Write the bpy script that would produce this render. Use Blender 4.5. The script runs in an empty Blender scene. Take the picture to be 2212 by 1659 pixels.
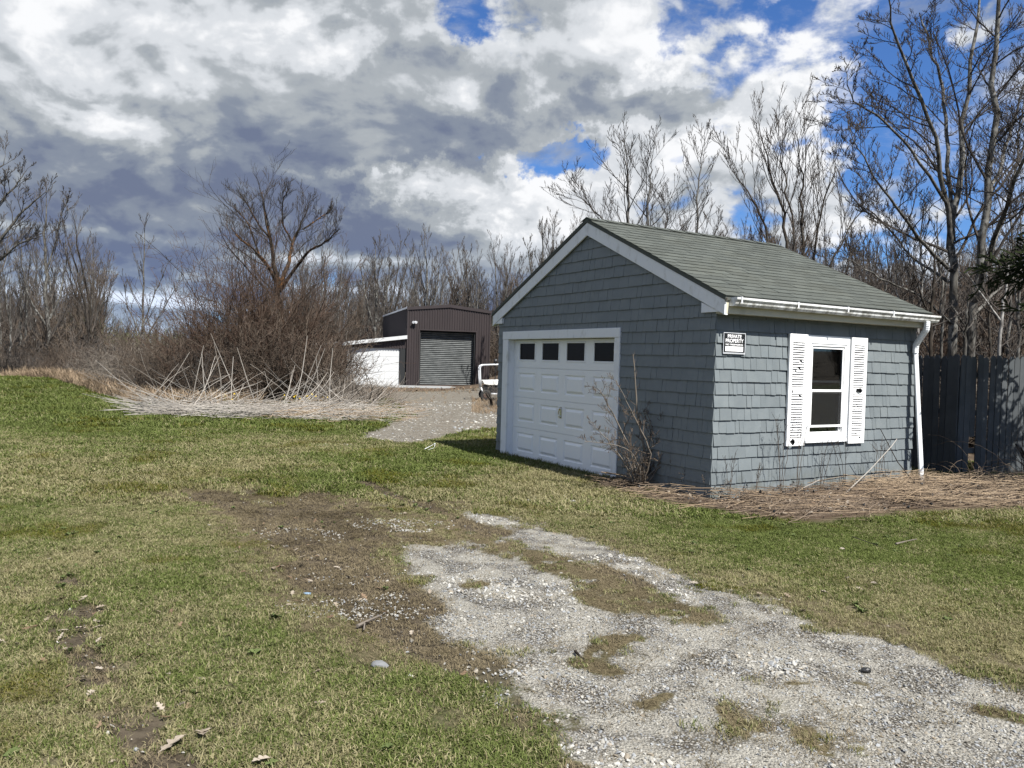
import bpy, bmesh, math, random
import numpy as np
from mathutils import Vector, Matrix
from mathutils.geometry import tessellate_polygon

sc = bpy.context.scene
COL = sc.collection
R = math.radians

# ------------------------------------------------------------------ camera
FPX, CPITCH, CROLL, EYE = 1710.7, 0.0288, 0.0274, 1.6      # focal length in pixels of a 2212 px wide picture
cfw = np.array([0.0, math.cos(CPITCH), -math.sin(CPITCH)])
cr0 = np.array([1.0, 0.0, 0.0]); cu0 = np.cross(cr0, cfw)
crt = cr0 * math.cos(CROLL) + cu0 * math.sin(CROLL)
cup = -cr0 * math.sin(CROLL) + cu0 * math.cos(CROLL)
CAM = np.array([0.0, 0.0, EYE])
cd = bpy.data.cameras.new('camera'); cam = bpy.data.objects.new('camera', cd); COL.objects.link(cam)
M4 = Matrix.Identity(4)
for i in range(3):
    M4[i][0] = crt[i]; M4[i][1] = cup[i]; M4[i][2] = -cfw[i]; M4[i][3] = CAM[i]
cam.matrix_world = M4
cd.sensor_width = 36.0; cd.lens = 36.0 * FPX / 2212.0; cd.clip_start = 0.05; cd.clip_end = 3000
sc.camera = cam

def ray(px, py):
    d = cfw * FPX + crt * (px - 1106.0) - cup * (py - 829.5)
    return d / np.linalg.norm(d)
def on_ground(px, py, h=0.0):
    d = ray(px, py); t = (h - EYE) / d[2]; return CAM + d * t
def at_depth(px, py, depth):                               # a point that many metres ahead
    d = ray(px, py); return CAM + d * (depth / d[1])

# ------------------------------------------------------------------ light
GX, GY, GYAW = 2.3605, 9.2430, 1.04139                     # the garage corner, and its heading
SUN_EL, SUN_SKEW = 52.0, 8.0
e1 = np.array([-math.cos(GYAW), math.sin(GYAW)]); e2 = np.array([math.sin(GYAW), math.cos(GYAW)])
sh = e1 * math.cos(R(SUN_SKEW)) - e2 * math.sin(R(SUN_SKEW))   # the way shadows fall
to_sun = Vector((-sh[0] * math.cos(R(SUN_EL)), -sh[1] * math.cos(R(SUN_EL)), math.sin(R(SUN_EL))))
sd = bpy.data.lights.new('sun', 'SUN'); sd.energy = 5.0; sd.angle = R(0.53); sd.color = (1.0, 0.965, 0.91)
so = bpy.data.objects.new('sun', sd); COL.objects.link(so)
so.rotation_euler = to_sun.to_track_quat('Z', 'Y').to_euler(); so.location = (20, -20, 40)

sc.view_settings.view_transform = 'Standard'; sc.view_settings.look = 'None'
EXPO = 1.0
sc.view_settings.exposure = EXPO; sc.view_settings.gamma = 1.0; sc.view_settings.use_curve_mapping = False
sc.cycles.max_bounces = 6; sc.cycles.diffuse_bounces = 3; sc.cycles.transparent_max_bounces = 16

# ------------------------------------------------------------------ node helper
class NG:
    def __init__(s, tree): s.t = tree; s.n = tree.nodes; s.l = tree.links; s.n.clear()
    def node(s, typ, **kw):
        n = s.n.new(typ)
        for k, v in kw.items(): setattr(n, k, v)
        return n
    def put(s, sock, v):
        if isinstance(v, bpy.types.NodeSocket): s.l.new(v, sock)
        elif v is not None:
            if isinstance(v, (tuple, list)) and len(v) == 3 and sock.type == 'RGBA': v = tuple(v) + (1.0,)
            sock.default_value = v
    def m(s, op, a, b=None, c=None, clamp=False):
        n = s.node('ShaderNodeMath', operation=op, use_clamp=clamp); s.put(n.inputs[0], a)
        if b is not None: s.put(n.inputs[1], b)
        if c is not None: s.put(n.inputs[2], c)
        return n.outputs[0]
    def vm(s, op, a, b=None, c=None, scale=None):
        n = s.node('ShaderNodeVectorMath', operation=op); s.put(n.inputs[0], a)
        if b is not None: s.put(n.inputs[1], b)
        if c is not None: s.put(n.inputs[2], c)
        if scale is not None: s.put(n.inputs['Scale'], scale)
        return n.outputs['Value'] if op in ('LENGTH', 'DISTANCE', 'DOT_PRODUCT') else n.outputs[0]
    def noise(s, v, scale, detail=4, rough=0.5, dist=0.0, dim='3D', w=None, out=0):
        n = s.node('ShaderNodeTexNoise', noise_dimensions=dim); s.put(n.inputs['Vector'], v)
        s.put(n.inputs['Scale'], scale); s.put(n.inputs['Detail'], detail); s.put(n.inputs['Roughness'], rough)
        s.put(n.inputs['Distortion'], dist)
        return n.outputs[out]
    def voro(s, v, scale, feature='F1', out='Distance', rnd=1.0):
        n = s.node('ShaderNodeTexVoronoi', feature=feature); s.put(n.inputs['Vector'], v); s.put(n.inputs['Scale'], scale)
        s.put(n.inputs['Randomness'], rnd)
        return n.outputs[out]
    def ss(s, v, a, b, lo=0.0, hi=1.0, kind='SMOOTHSTEP'):
        n = s.node('ShaderNodeMapRange', interpolation_type=kind); s.put(n.inputs['Value'], v)
        s.put(n.inputs['From Min'], a); s.put(n.inputs['From Max'], b); s.put(n.inputs['To Min'], lo); s.put(n.inputs['To Max'], hi)
        return n.outputs[0]
    def mix(s, f, a, b, blend='MIX'):
        n = s.node('ShaderNodeMix', data_type='RGBA', blend_type=blend, clamp_factor=True)
        s.put(n.inputs[0], f); s.put(n.inputs[6], a); s.put(n.inputs[7], b); return n.outputs[2]
    def xyz(s, v):
        n = s.node('ShaderNodeSeparateXYZ'); s.put(n.inputs[0], v); return n.outputs
    def comb(s, x, y, z=0.0):
        n = s.node('ShaderNodeCombineXYZ'); s.put(n.inputs[0], x); s.put(n.inputs[1], y); s.put(n.inputs[2], z); return n.outputs[0]

# ------------------------------------------------------------------ sky: Nishita blue behind a broken deck of cumulus
world = bpy.data.worlds.new('World'); sc.world = world; world.use_nodes = True
g = NG(world.node_tree)
SKY_STRENGTH = 0.08; KX = 2 ** EXPO
sky = g.node('ShaderNodeTexSky', sky_type='NISHITA'); sky.sun_disc = False
sky.sun_elevation = R(SUN_EL); sky.sun_rotation = math.atan2(to_sun.x, to_sun.y); sky.air_density = 1.0; sky.dust_density = 0.3; sky.ozone_density = 2.2
tc = g.node('ShaderNodeTexCoord'); D = tc.outputs['Generated']
dx, dy, dz = g.xyz(D)
az = g.m('ARCTAN2', dx, dy); el = g.m('ARCSINE', dz)
zc = g.m('MAXIMUM', dz, 0.0)
den = g.m('ADD', zc, 0.55)
P = g.comb(g.m('DIVIDE', dx, den), g.m('DIVIDE', dy, den), g.m('MULTIPLY', zc, 1.1))
wv = g.noise(P, 2.6, 3, 0.5, out=1)
wv = g.vm('SUBTRACT', wv, (0.5, 0.5, 0.5))
Pw = g.vm('ADD', P, g.vm('SCALE', wv, scale=0.16))
n1 = g.noise(Pw, 2.9, 8, 0.53)
off = tuple(np.array([sh[0] * -1, sh[1] * -1, 0.0]) * 0.16)
sx, sy = off[0], off[1]
n2 = g.noise(g.vm('ADD', Pw, (0.02, 0.045, 0.075)), 2.9, 5, 0.5)
puff = g.noise(Pw, 9.0, 5, 0.5)
# slow warp of the angles in which the banks of cloud are laid out
ae = g.comb(az, el, 0.0)
aw = g.vm('SUBTRACT', g.noise(D, 7.0, 7, 0.66, out=1), (0.5, 0.5, 0.5))
aew = g.vm('ADD', ae, g.vm('MULTIPLY', aw, (0.30, 0.20, 0.0)))
aws = g.vm('ADD', ae, g.vm('MULTIPLY', aw, (0.24, 0.035, 0.0)))
def bank(px, py, rx, ry, wgt, coord=None):
    d = ray(px, py); a0 = math.atan2(d[0], d[1]); e0 = math.asin(d[2])
    kx, ky = FPX / rx, FPX / ry
    v = g.vm('MULTIPLY_ADD', coord or aew, (kx, ky, 0.0), (-a0 * kx, -e0 * ky, 0.0))
    return g.ss(g.vm('LENGTH', v), 1.45, 0.0, 0.0, wgt)
def total(items, coord=None):
    s = None
    for it in items:
        b = bank(*it, coord=coord); s = b if s is None else g.m('ADD', s, b)
    return s
holes = total([(1000, 8, 170, 75, -.32), (1200, 348, 150, 55, -.36), (1120, 385, 60, 40, -.18), (1445, 95, 60, 60, -.15), (1950, 170, 190, 190, -.29), (1900, 350, 110, 170, -.20),
               (2080, 360, 140, 110, -.14), (1480, 325, 150, 36, -.12), (1660, 20, 130, 36, -.08), (2190, 240, 110, 160, -.16), (1880, 540, 260, 40, -.18),
               (420, 100, 760, 300, .34), (500, 450, 800, 260, .36), (1400, 210, 420, 150, .16), (1320, 420, 500, 60, .12), (2130, 60, 110, 50, .26), (1900, 620, 700, 50, .15), (1050, 500, 350, 90, .2)])
horizon_cover = g.ss(el, 0.16, 0.0, 0.0, 0.10)
dens = g.m('ADD', g.m('ADD', n1, holes), horizon_cover)
dens = g.m('ADD', dens, g.ss(dy, 0.35, -0.3, 0.0, -0.10))     # cloud thinned towards the sun, unseen behind the camera, to lower ambient light
dens = g.m('ADD', dens, g.ss(puff, 0.25, 0.75, -0.05, 0.05))
puff2 = g.noise(g.vm('ADD', Pw, (0.010, 0.016, 0.028)), 9.0, 4, 0.5)
mott = g.noise(Pw, 26.0, 4, 0.6)
alpha = g.ss(g.m('ADD', dens, g.m('ADD', g.ss(mott, 0.25, 0.75, -0.05, 0.05), g.ss(puff, 0.3, 0.7, -0.07, 0.07))), 0.35, 0.53)
veil = g.ss(g.noise(g.vm('MULTIPLY', Pw, (1.0, 1.0, 1.7)), 5.5, 7, 0.62), 0.44, 0.68, 0.0, 0.85)
alpha = g.m('MAXIMUM', alpha, veil)
thick = g.ss(dens, 0.48, 0.80)
relief = g.m('SUBTRACT', n2, n1)                       # side of a puff towards the light or away from it
dark = total([(330, 430, 560, 150, .40), (120, 340, 330, 90, .12), (150, 100, 400, 160, -.10), (690, 470, 200, 60, .20), (200, 190, 420, 90, .06), (960, 150, 170, 60, .08), (1080, 205, 190, 90, -.34), (1080, 275, 300, 40, .08),
              (1500, 230, 280, 50, .26), (1750, 60, 260, 40, .18), (900, 330, 250, 60, .12), (60, 60, 300, 80, -.04), (1330, 215, 160, 60, -.06),
              (720, 110, 130, 60, -.25), (650, 60, 260, 60, -.10), (700, 390, 220, 24, -.26), (880, 385, 160, 26, -.22), (1230, 80, 240, 80, -.36), (1040, 430, 260, 70, -.30), (1150, 480, 200, 60, -.20),
              (1300, 420, 240, 50, -.18), (1600, 130, 260, 80, -.30), (1750, 330, 260, 120, -.16), (1130, 170, 60, 60, -.15)])
bands = total([(280, 560, 420, 26, .30), (300, 605, 420, 18, .34), (320, 470, 330, 14, -.10), (230, 503, 300, 11, -.24), (470, 532, 240, 9, -.16), (210, 640, 300, 10, -.55), (170, 590, 160, 5, -.30), (430, 662, 320, 10, -.50),
               (760, 560, 240, 14, -.38), (850, 520, 330, 22, .24), (780, 600, 240, 16, .22), (760, 625, 240, 9, -.35), (60, 480, 160, 10, -.2)], coord=aws)
shade = g.m('ADD', g.m('ADD', g.ss(thick, 0.0, 1.0, 0.0, 0.20), dark), bands)
shade = g.m('ADD', shade, g.m('MULTIPLY', relief, 1.9))
shade = g.m('ADD', shade, g.m('MULTIPLY', g.m('SUBTRACT', puff2, puff), 1.15))
shade = g.m('ADD', shade, g.ss(mott, 0.3, 0.7, 0.03, -0.03))
shade = g.m('ADD', shade, g.ss(puff, 0.3, 0.7, 0.09, -0.09))
shade = g.m('ADD', shade, 0.26, clamp=True)
ramp = g.node('ShaderNodeValToRGB'); g.put(ramp.inputs[0], shade)
cr = ramp.color_ramp; cr.interpolation = 'EASE'
stops = [(0.0, (0.97, 0.98, 1.0)), (0.22, (0.72, 0.75, 0.79)), (0.45, (0.42, 0.455, 0.49)), (0.70, (0.25, 0.29, 0.365)), (1.0, (0.165, 0.20, 0.30))]
cr.elements[0].position = 0; cr.elements[0].color = stops[0][1] + (1,)
cr.elements[1].position = 1; cr.elements[1].color = stops[-1][1] + (1,)
for p_, c_ in stops[1:-1]:
    e = cr.elements.new(p_); e.color = c_ + (1,)
cloudc = g.vm('SCALE', ramp.outputs[0], scale=1.0 / (SKY_STRENGTH * KX))
lowblue = g.mix(g.ss(el, 0.17, 0.02), (1, 1, 1), (0.80, 0.92, 1.12))
cloudc = g.vm('MULTIPLY', cloudc, lowblue)
skyc = g.vm('MULTIPLY', sky.outputs[0], (0.36, 0.56, 0.87))
colr = g.mix(alpha, skyc, cloudc)
bg = g.node('ShaderNodeBackground'); g.put(bg.inputs[0], colr); bg.inputs[1].default_value = SKY_STRENGTH
wo = g.node('ShaderNodeOutputWorld'); g.l.new(bg.outputs[0], wo.inputs[0])
world.cycles.sampling_method = 'MANUAL'; world.cycles.sample_map_resolution = 512

# ------------------------------------------------------------------ mesh helpers
rng = np.random.default_rng(7)
random.seed(7)

def tag(o, label=None, cat=None, group=None, kind=None):
    if label: o['label'] = label
    if cat: o['category'] = cat
    if group: o['group'] = group
    if kind: o['kind'] = kind
    return o
def empty(name, loc=(0, 0, 0), rz=0.0):
    o = bpy.data.objects.new(name, None); COL.objects.link(o); o.location = loc; o.rotation_euler = (0, 0, rz); o.empty_display_size = 0.3
    return o
def link(name, me, parent=None, mat=None):
    o = bpy.data.objects.new(name, me); COL.objects.link(o)
    if mat is not None and not me.materials: me.materials.append(mat)
    if parent: o.parent = parent
    return o
def np_mesh(name, V, F, smooth=False):
    """V (n,3); F (m,k) with one k, or a list of such arrays"""
    me = bpy.data.meshes.new(name)
    Fs = [np.asarray(f) for f in (F if isinstance(F, list) else [F])]
    Fs = [f for f in Fs if len(f)]
    me.vertices.add(len(V)); me.vertices.foreach_set('co', np.asarray(V, dtype=np.float32).ravel())
    nl = sum(f.size for f in Fs); npoly = sum(len(f) for f in Fs)
    me.loops.add(nl); me.polygons.add(npoly)
    me.loops.foreach_set('vertex_index', np.concatenate([f.ravel() for f in Fs]).astype(np.int32))
    st, tot, o = [], [], 0
    for f in Fs:
        st.append(o + np.arange(len(f)) * f.shape[1]); tot.append(np.full(len(f), f.shape[1])); o += f.size
    me.polygons.foreach_set('loop_start', np.concatenate(st).astype(np.int32))
    me.polygons.foreach_set('use_smooth', np.full(npoly, smooth))
    me.update(calc_edges=True); me.validate()
    return me
class MB:
    def __init__(s): s.v = []; s.f = []
    def add(s, vs, fs):
        b = len(s.v); s.v += [tuple(v) for v in vs]; s.f += [tuple(i + b for i in f) for f in fs]; return s
    def box(s, x0, x1, y0, y1, z0, z1):
        return s.add([(x0, y0, z0), (x1, y0, z0), (x1, y1, z0), (x0, y1, z0), (x0, y0, z1), (x1, y0, z1), (x1, y1, z1), (x0, y1, z1)],
                     [(0, 3, 2, 1), (4, 5, 6, 7), (0, 1, 5, 4), (1, 2, 6, 5), (2, 3, 7, 6), (3, 0, 4, 7)])
    def prism(s, poly, axis, a, b):
        """polygon (list of 2-D points) extruded along an axis from a to b"""
        n = len(poly)
        def P(p, t): return {'x': (t, p[0], p[1]), 'y': (p[0], t, p[1]), 'z': (p[0], p[1], t)}[axis]
        vs = [P(p, a) for p in poly] + [P(p, b) for p in poly]
        return s.add(vs, [tuple(range(n))[::-1], tuple(range(n, 2 * n))] + [(i, (i + 1) % n, n + (i + 1) % n, n + i) for i in range(n)])
    def tube(s, pts, rad, sides=8, cap=True, sq=1.0):
        pts = [Vector(p) for p in pts]; n = len(pts)
        rad = rad if isinstance(rad, (list, tuple)) else [rad] * n
        b = len(s.v); up = None
        for i, p in enumerate(pts):
            t = (pts[min(i + 1, n - 1)] - pts[max(i - 1, 0)]).normalized()
            if up is None: up = t.orthogonal().normalized() if abs(t.z) > .98 or True else Vector((0, 0, 1))
            up = (up - t * up.dot(t)).normalized(); sd_ = t.cross(up)
            for k in range(sides):
                a = 2 * math.pi * (k + .5) / sides
                s.v.append(tuple(p + up * (math.cos(a) * rad[i]) + sd_ * (math.sin(a) * rad[i] * sq)))
        for i in range(n - 1):
            for k in range(sides):
                a0 = b + i * sides + k; a1 = b + i * sides + (k + 1) % sides
                s.f.append((a0, a1, a1 + sides, a0 + sides))
        if cap:
            s.f.append(tuple(b + k for k in range(sides))[::-1]); s.f.append(tuple(b + (n - 1) * sides + k for k in range(sides)))
        return s
    def mesh(s, name, bevel=0.0, smooth=False):
        me = bpy.data.meshes.new(name); bm = bmesh.new()
        vs = [bm.verts.new(v) for v in s.v]
        for f in s.f:
            try: bm.faces.new([vs[i] for i in f])
            except ValueError: pass
        bmesh.ops.recalc_face_normals(bm, faces=bm.faces)
        if bevel: bmesh.ops.bevel(bm, geom=list(bm.edges), offset=bevel, segments=1, affect='EDGES', clamp_overlap=True)
        for f in bm.faces: f.smooth = smooth
        bm.to_mesh(me); bm.free(); return me
    def build(s, name, mat, parent=None, bevel=0.0, smooth=False):
        return link(name, s.mesh(name, bevel, smooth), parent, mat)

def tubes(P, Rr, sides=3):
    """P (B,n,3) polylines, Rr (B,n) radii -> V, quads"""
    B, n, _ = P.shape
    T = np.empty_like(P); T[:, 1:-1] = P[:, 2:] - P[:, :-2]; T[:, 0] = P[:, 1] - P[:, 0]; T[:, -1] = P[:, -1] - P[:, -2]
    T /= np.linalg.norm(T, axis=2, keepdims=True) + 1e-9
    ref = np.where(np.abs(T[:, :1, 2:3]) > 0.8, np.array([1.0, 0, 0]), np.array([0, 0, 1.0]))
    ref = np.repeat(ref, n, axis=1)
    U = np.cross(T, ref); U /= np.linalg.norm(U, axis=2, keepdims=True) + 1e-9
    W = np.cross(T, U)
    a = 2 * np.pi * np.arange(sides) / sides
    V = P[:, :, None, :] + Rr[:, :, None, None] * (np.cos(a)[None, None, :, None] * U[:, :, None, :] + np.sin(a)[None, None, :, None] * W[:, :, None, :])
    idx = np.arange(B * n * sides).reshape(B, n, sides)
    q = np.stack([idx[:, :-1, :], np.roll(idx, -1, 2)[:, :-1, :], np.roll(idx, -1, 2)[:, 1:, :], idx[:, 1:, :]], -1).reshape(-1, 4)
    return V.reshape(-1, 3), q
def merge_tubes(groups):
    Vs, Qs, o = [], [], 0
    for P, Rr, sides in groups:
        if len(P) == 0: continue
        v, q = tubes(np.asarray(P), np.asarray(Rr), sides); Vs.append(v); Qs.append(q + o); o += len(v)
    return np.concatenate(Vs), np.concatenate(Qs)

def unit(v): return v / (np.linalg.norm(v, axis=-1, keepdims=True) + 1e-9)
def grow_level(r, P, Rr, per, length, lr_, spread, up, wig, tmin, n, rmin, tip_keep=0.35, rk=0.55, planar=None):
    """children of the branches P (B,m,3), Rr (B,m): per each; returns (P2, R2)"""
    B, m, _ = P.shape
    t = tmin + (1 - tmin) * (np.arange(per)[None, :] + r.random((B, per))) / per
    t = np.clip(t, 0, 0.985)
    f = t * (m - 1); i0 = np.floor(f).astype(int); fr = (f - i0)[..., None]
    bi = np.arange(B)[:, None]
    p0 = P[bi, i0] * (1 - fr) + P[bi, i0 + 1] * fr
    tan = unit(P[bi, i0 + 1] - P[bi, i0])
    rad = Rr[bi, i0] * (1 - fr[..., 0]) + Rr[bi, i0 + 1] * fr[..., 0]
    rnd = unit(r.normal(size=tan.shape))
    side = unit(rnd - tan * np.sum(rnd * tan, -1, keepdims=True))
    an = spread * (0.7 + 0.6 * r.random((B, per)))[..., None]
    d = unit(tan * np.cos(an) + side * np.sin(an) + np.array([0, 0, up * .5]))
    L0 = np.linalg.norm(P[:, -1] - P[:, 0], axis=-1)[:, None]
    L = length * (lr_ * L0 if length else 1.0) * (1 - (1 - tip_keep) * t) * (0.65 + 0.7 * r.random((B, per)))
    p0 = p0.reshape(-1, 3); d = d.reshape(-1, 3); L = L.reshape(-1); rad = rad.reshape(-1)
    K = len(p0); Q = np.empty((K, n, 3)); Q[:, 0] = p0
    step = (L / (n - 1))[:, None]
    for k in range(1, n):
        d = unit(d + np.array([0, 0, up]) / (n - 1) * 1.2 + r.normal(size=d.shape) * wig)
        Q[:, k] = Q[:, k - 1] + d * step
    r0 = np.maximum(np.minimum(rad * 0.8, rad * rk + 0.15 * L * 0.01), rmin)
    S = r0[:, None] * np.linspace(1, 0.30, n)[None, :]
    S = np.maximum(S, rmin * 0.6)
    return Q, S
def bare_tree(seed, stems, levels, rmin=0.006, sides=(8, 5, 3, 3), up=0.5):
    """stems: list of (points, radii); levels: list of dicts. -> groups trunk, crown"""
    r = np.random.default_rng(seed)
    n = max(len(s[0]) for s in stems); n = max(n, 8)
    Ps, Rs = [], []
    for pts, rr in stems:
        pts = np.array(pts, float); rr = np.array(rr, float); k = np.linspace(0, len(pts) - 1, n * 2)
        i = np.minimum(k.astype(int), len(pts) - 2); fr = (k - i)[:, None]
        q = pts[i] * (1 - fr) + pts[i + 1] * fr
        q[1:-1] = (q[:-2] + 2 * q[1:-1] + q[2:]) / 4                      # round the corners
        q[2:-1] += r.normal(size=q[2:-1].shape) * 0.004 * np.linalg.norm(q[-1] - q[0])
        Ps.append(q); Rs.append(rr[i] * (1 - fr[:, 0]) + rr[i + 1] * fr[:, 0])
    P, S = np.array(Ps), np.array(Rs)
    trunk = [(P, S, sides[0])]; crown = []
    for li, lv in enumerate(levels):
        P, S = grow_level(r, P, S, lv['per'], 1.0, lv['len'], lv.get('spread', .7), lv.get('up', up), lv.get('wig', .12), lv.get('tmin', .25), lv.get('n', 5), rmin, lv.get('tip', .35), lv.get('rk', .5))
        crown.append((P, S, sides[min(li + 1, len(sides) - 1)]))
    return trunk, crown
def tree_object(name, trunk, crown, mat, crownmat, loc=(0, 0, 0), rz=0.0, n_in_trunk=0):
    e = empty(name, loc, rz)
    v, q = merge_tubes(trunk + crown[:n_in_trunk]); a = link('trunk', np_mesh('trunk', v, q, True), e, mat)
    v, q = merge_tubes(crown[n_in_trunk:]); b = link('crown', np_mesh('crown', v, q, False), e, crownmat)
    return e
def copy_thing(src, loc, rz, scale, label=None, group=None, keep=None):
    c = src.copy(); COL.objects.link(c); c.location = loc; c.rotation_euler = (0, 0, rz); c.scale = scale
    for ch in src.children:
        d = ch.copy(); COL.objects.link(d); d.parent = c
    if label: c['label'] = label
    if group: c['group'] = group
    return c

# ------------------------------------------------------------------ numpy noise over the plane
_T = np.random.default_rng(3).random((256, 256))
def vnoise(x, y):
    xi = np.floor(x).astype(int); yi = np.floor(y).astype(int); fx = x - xi; fy = y - yi
    fx = fx * fx * (3 - 2 * fx); fy = fy * fy * (3 - 2 * fy)
    a = _T[xi & 255, yi & 255]; b = _T[(xi + 1) & 255, yi & 255]; c = _T[xi & 255, (yi + 1) & 255]; d = _T[(xi + 1) & 255, (yi + 1) & 255]
    return (a * (1 - fx) + b * fx) * (1 - fy) + (c * (1 - fx) + d * fx) * fy
def fbm(x, y, s=1.0, oct=4, seed=0):
    v = 0; a = 1; t = 0
    for o in range(oct):
        v = v + a * vnoise(x * s + 17.3 * seed + o * 5.1, y * s - 9.7 * seed + o * 3.3); t += a; a *= .55; s *= 2.03
    return v / t
def sstep(v, a, b):
    t = np.clip((v - a) / (b - a), 0, 1); return t * t * (3 - 2 * t)
def gp(pts): return np.array([on_ground(*p)[:2] for p in pts])
def sd_poly(x, y, poly):
    """signed distance, negative inside"""
    d = np.full(x.shape, 1e9); ins = np.zeros(x.shape, bool); n = len(poly)
    for i in range(n):
        ax, ay = poly[i]; bx, by = poly[(i + 1) % n]
        ex, ey = bx - ax, by - ay; t = np.clip(((x - ax) * ex + (y - ay) * ey) / (ex * ex + ey * ey + 1e-12), 0, 1)
        d = np.minimum(d, np.hypot(x - ax - ex * t, y - ay - ey * t))
        c = ((ay > y) != (by > y)) & (x < (bx - ax) * (y - ay) / ((by - ay) if by != ay else 1e-9) + ax); ins ^= c
    return np.where(ins, -d, d)
def sd_line(x, y, pts):
    d = np.full(x.shape, 1e9)
    for i in range(len(pts) - 1):
        ax, ay = pts[i]; bx, by = pts[i + 1]; ex, ey = bx - ax, by - ay
        t = np.clip(((x - ax) * ex + (y - ay) * ey) / (ex * ex + ey * ey + 1e-12), 0, 1)
        d = np.minimum(d, np.hypot(x - ax - ex * t, y - ay - ey * t))
    return d

# ------------------------------------------------------------------ what covers the ground where
Z = {}
Z['gravel'] = gp([(967, 1090), (1106, 1113), (1257, 1156), (1371, 1196), (1474, 1240), (1641, 1293), (1758, 1352), (1902, 1376), (2008, 1419), (2091, 1436), (2212, 1476), (2700, 1640), (3300, 2300), (1700, 2300),
                  (1420, 1800), (1284, 1659), (1244, 1606), (1211, 1536), (1098, 1500), (1044, 1446), (1031, 1400), (904, 1373), (897, 1273), (880, 1216), (847, 1168), (930, 1172), (1010, 1150)])
Z['yard'] = gp([(757, 945), (800, 930), (872, 895), (840, 862), (850, 846), (1030, 843), (1200, 850), (1300, 880), (1180, 930), (1075, 925), (1000, 938), (900, 958), (850, 955)])
Z['mulch'] = gp([(1290, 1045), (1400, 1075), (1480, 1092), (1640, 1120), (1770, 1132), (1950, 1110), (2212, 1098), (2500, 1090), (2500, 1040), (2212, 1040), (2000, 1048), (1960, 1040), (1540, 1060), (1330, 1020)])
Z['mud'] = gp([(526, 1042), (610, 1054), (727, 1057), (742, 1090), (817, 1108), (832, 1156), (847, 1177), (772, 1216), (667, 1216), (577, 1132), (532, 1084)])
LINES = [  # (points, half width m, strength) of bare wet soil
    (gp([(442, 1066), (540, 1098), (610, 1140), (690, 1190), (790, 1250), (880, 1305)]), .33, 1.0),
    (gp([(787, 1039), (847, 1069), (922, 1090), (967, 1108), (1027, 1132), (1072, 1144)]), .20, 1.0),
    (gp([(1237, 1206), (1321, 1232), (1400, 1262)]), .10, .9),
    (gp([(640, 1215), (760, 1290), (890, 1370)]), .22, .97),
    (gp([(700, 1080), (860, 1130), (920, 1160)]), .30, .8),
    (gp([(890, 1385), (1037, 1440), (1104, 1506), (1220, 1573), (1271, 1659), (1330, 1760)]), .20, .8),
    (gp([(150, 1249), (160, 1306), (173, 1373), (187, 1439), (233, 1506), (300, 1573), (350, 1639), (400, 1720)]), .18, .93),
    (gp([(1180, 1077), (1250, 1080)]), .2, .45)]
MOSS = [(gp([(1000, 1150), (1150, 1200), (1290, 1250), (1400, 1300), (1500, 1330)]), .27), (gp([(1371, 1373), (1304, 1390), (1271, 1426), (1320, 1446)]), .06), (gp([(1010, 1261), (1035, 1258)]), .07),
        (gp([(1400, 1515), (1440, 1495)]), .06), (gp([(1718, 1478), (1790, 1462), (1859, 1468)]), .07), (gp([(1758, 1573), (1792, 1606)]), .08), (gp([(900, 1110), (1000, 1140)]), .2),
        (gp([(1560, 1530), (1600, 1560)]), .07), (gp([(2130, 1530), (2212, 1550)]), .05), (gp([(1250, 1280), (1330, 1310)]), .12), (gp([(1480, 1350), (1560, 1365)]), .05)]
WOODS = gp([(-200, 826), (20, 828), (100, 835), (200, 850), (300, 872), (420, 880), (860, 862)])
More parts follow.
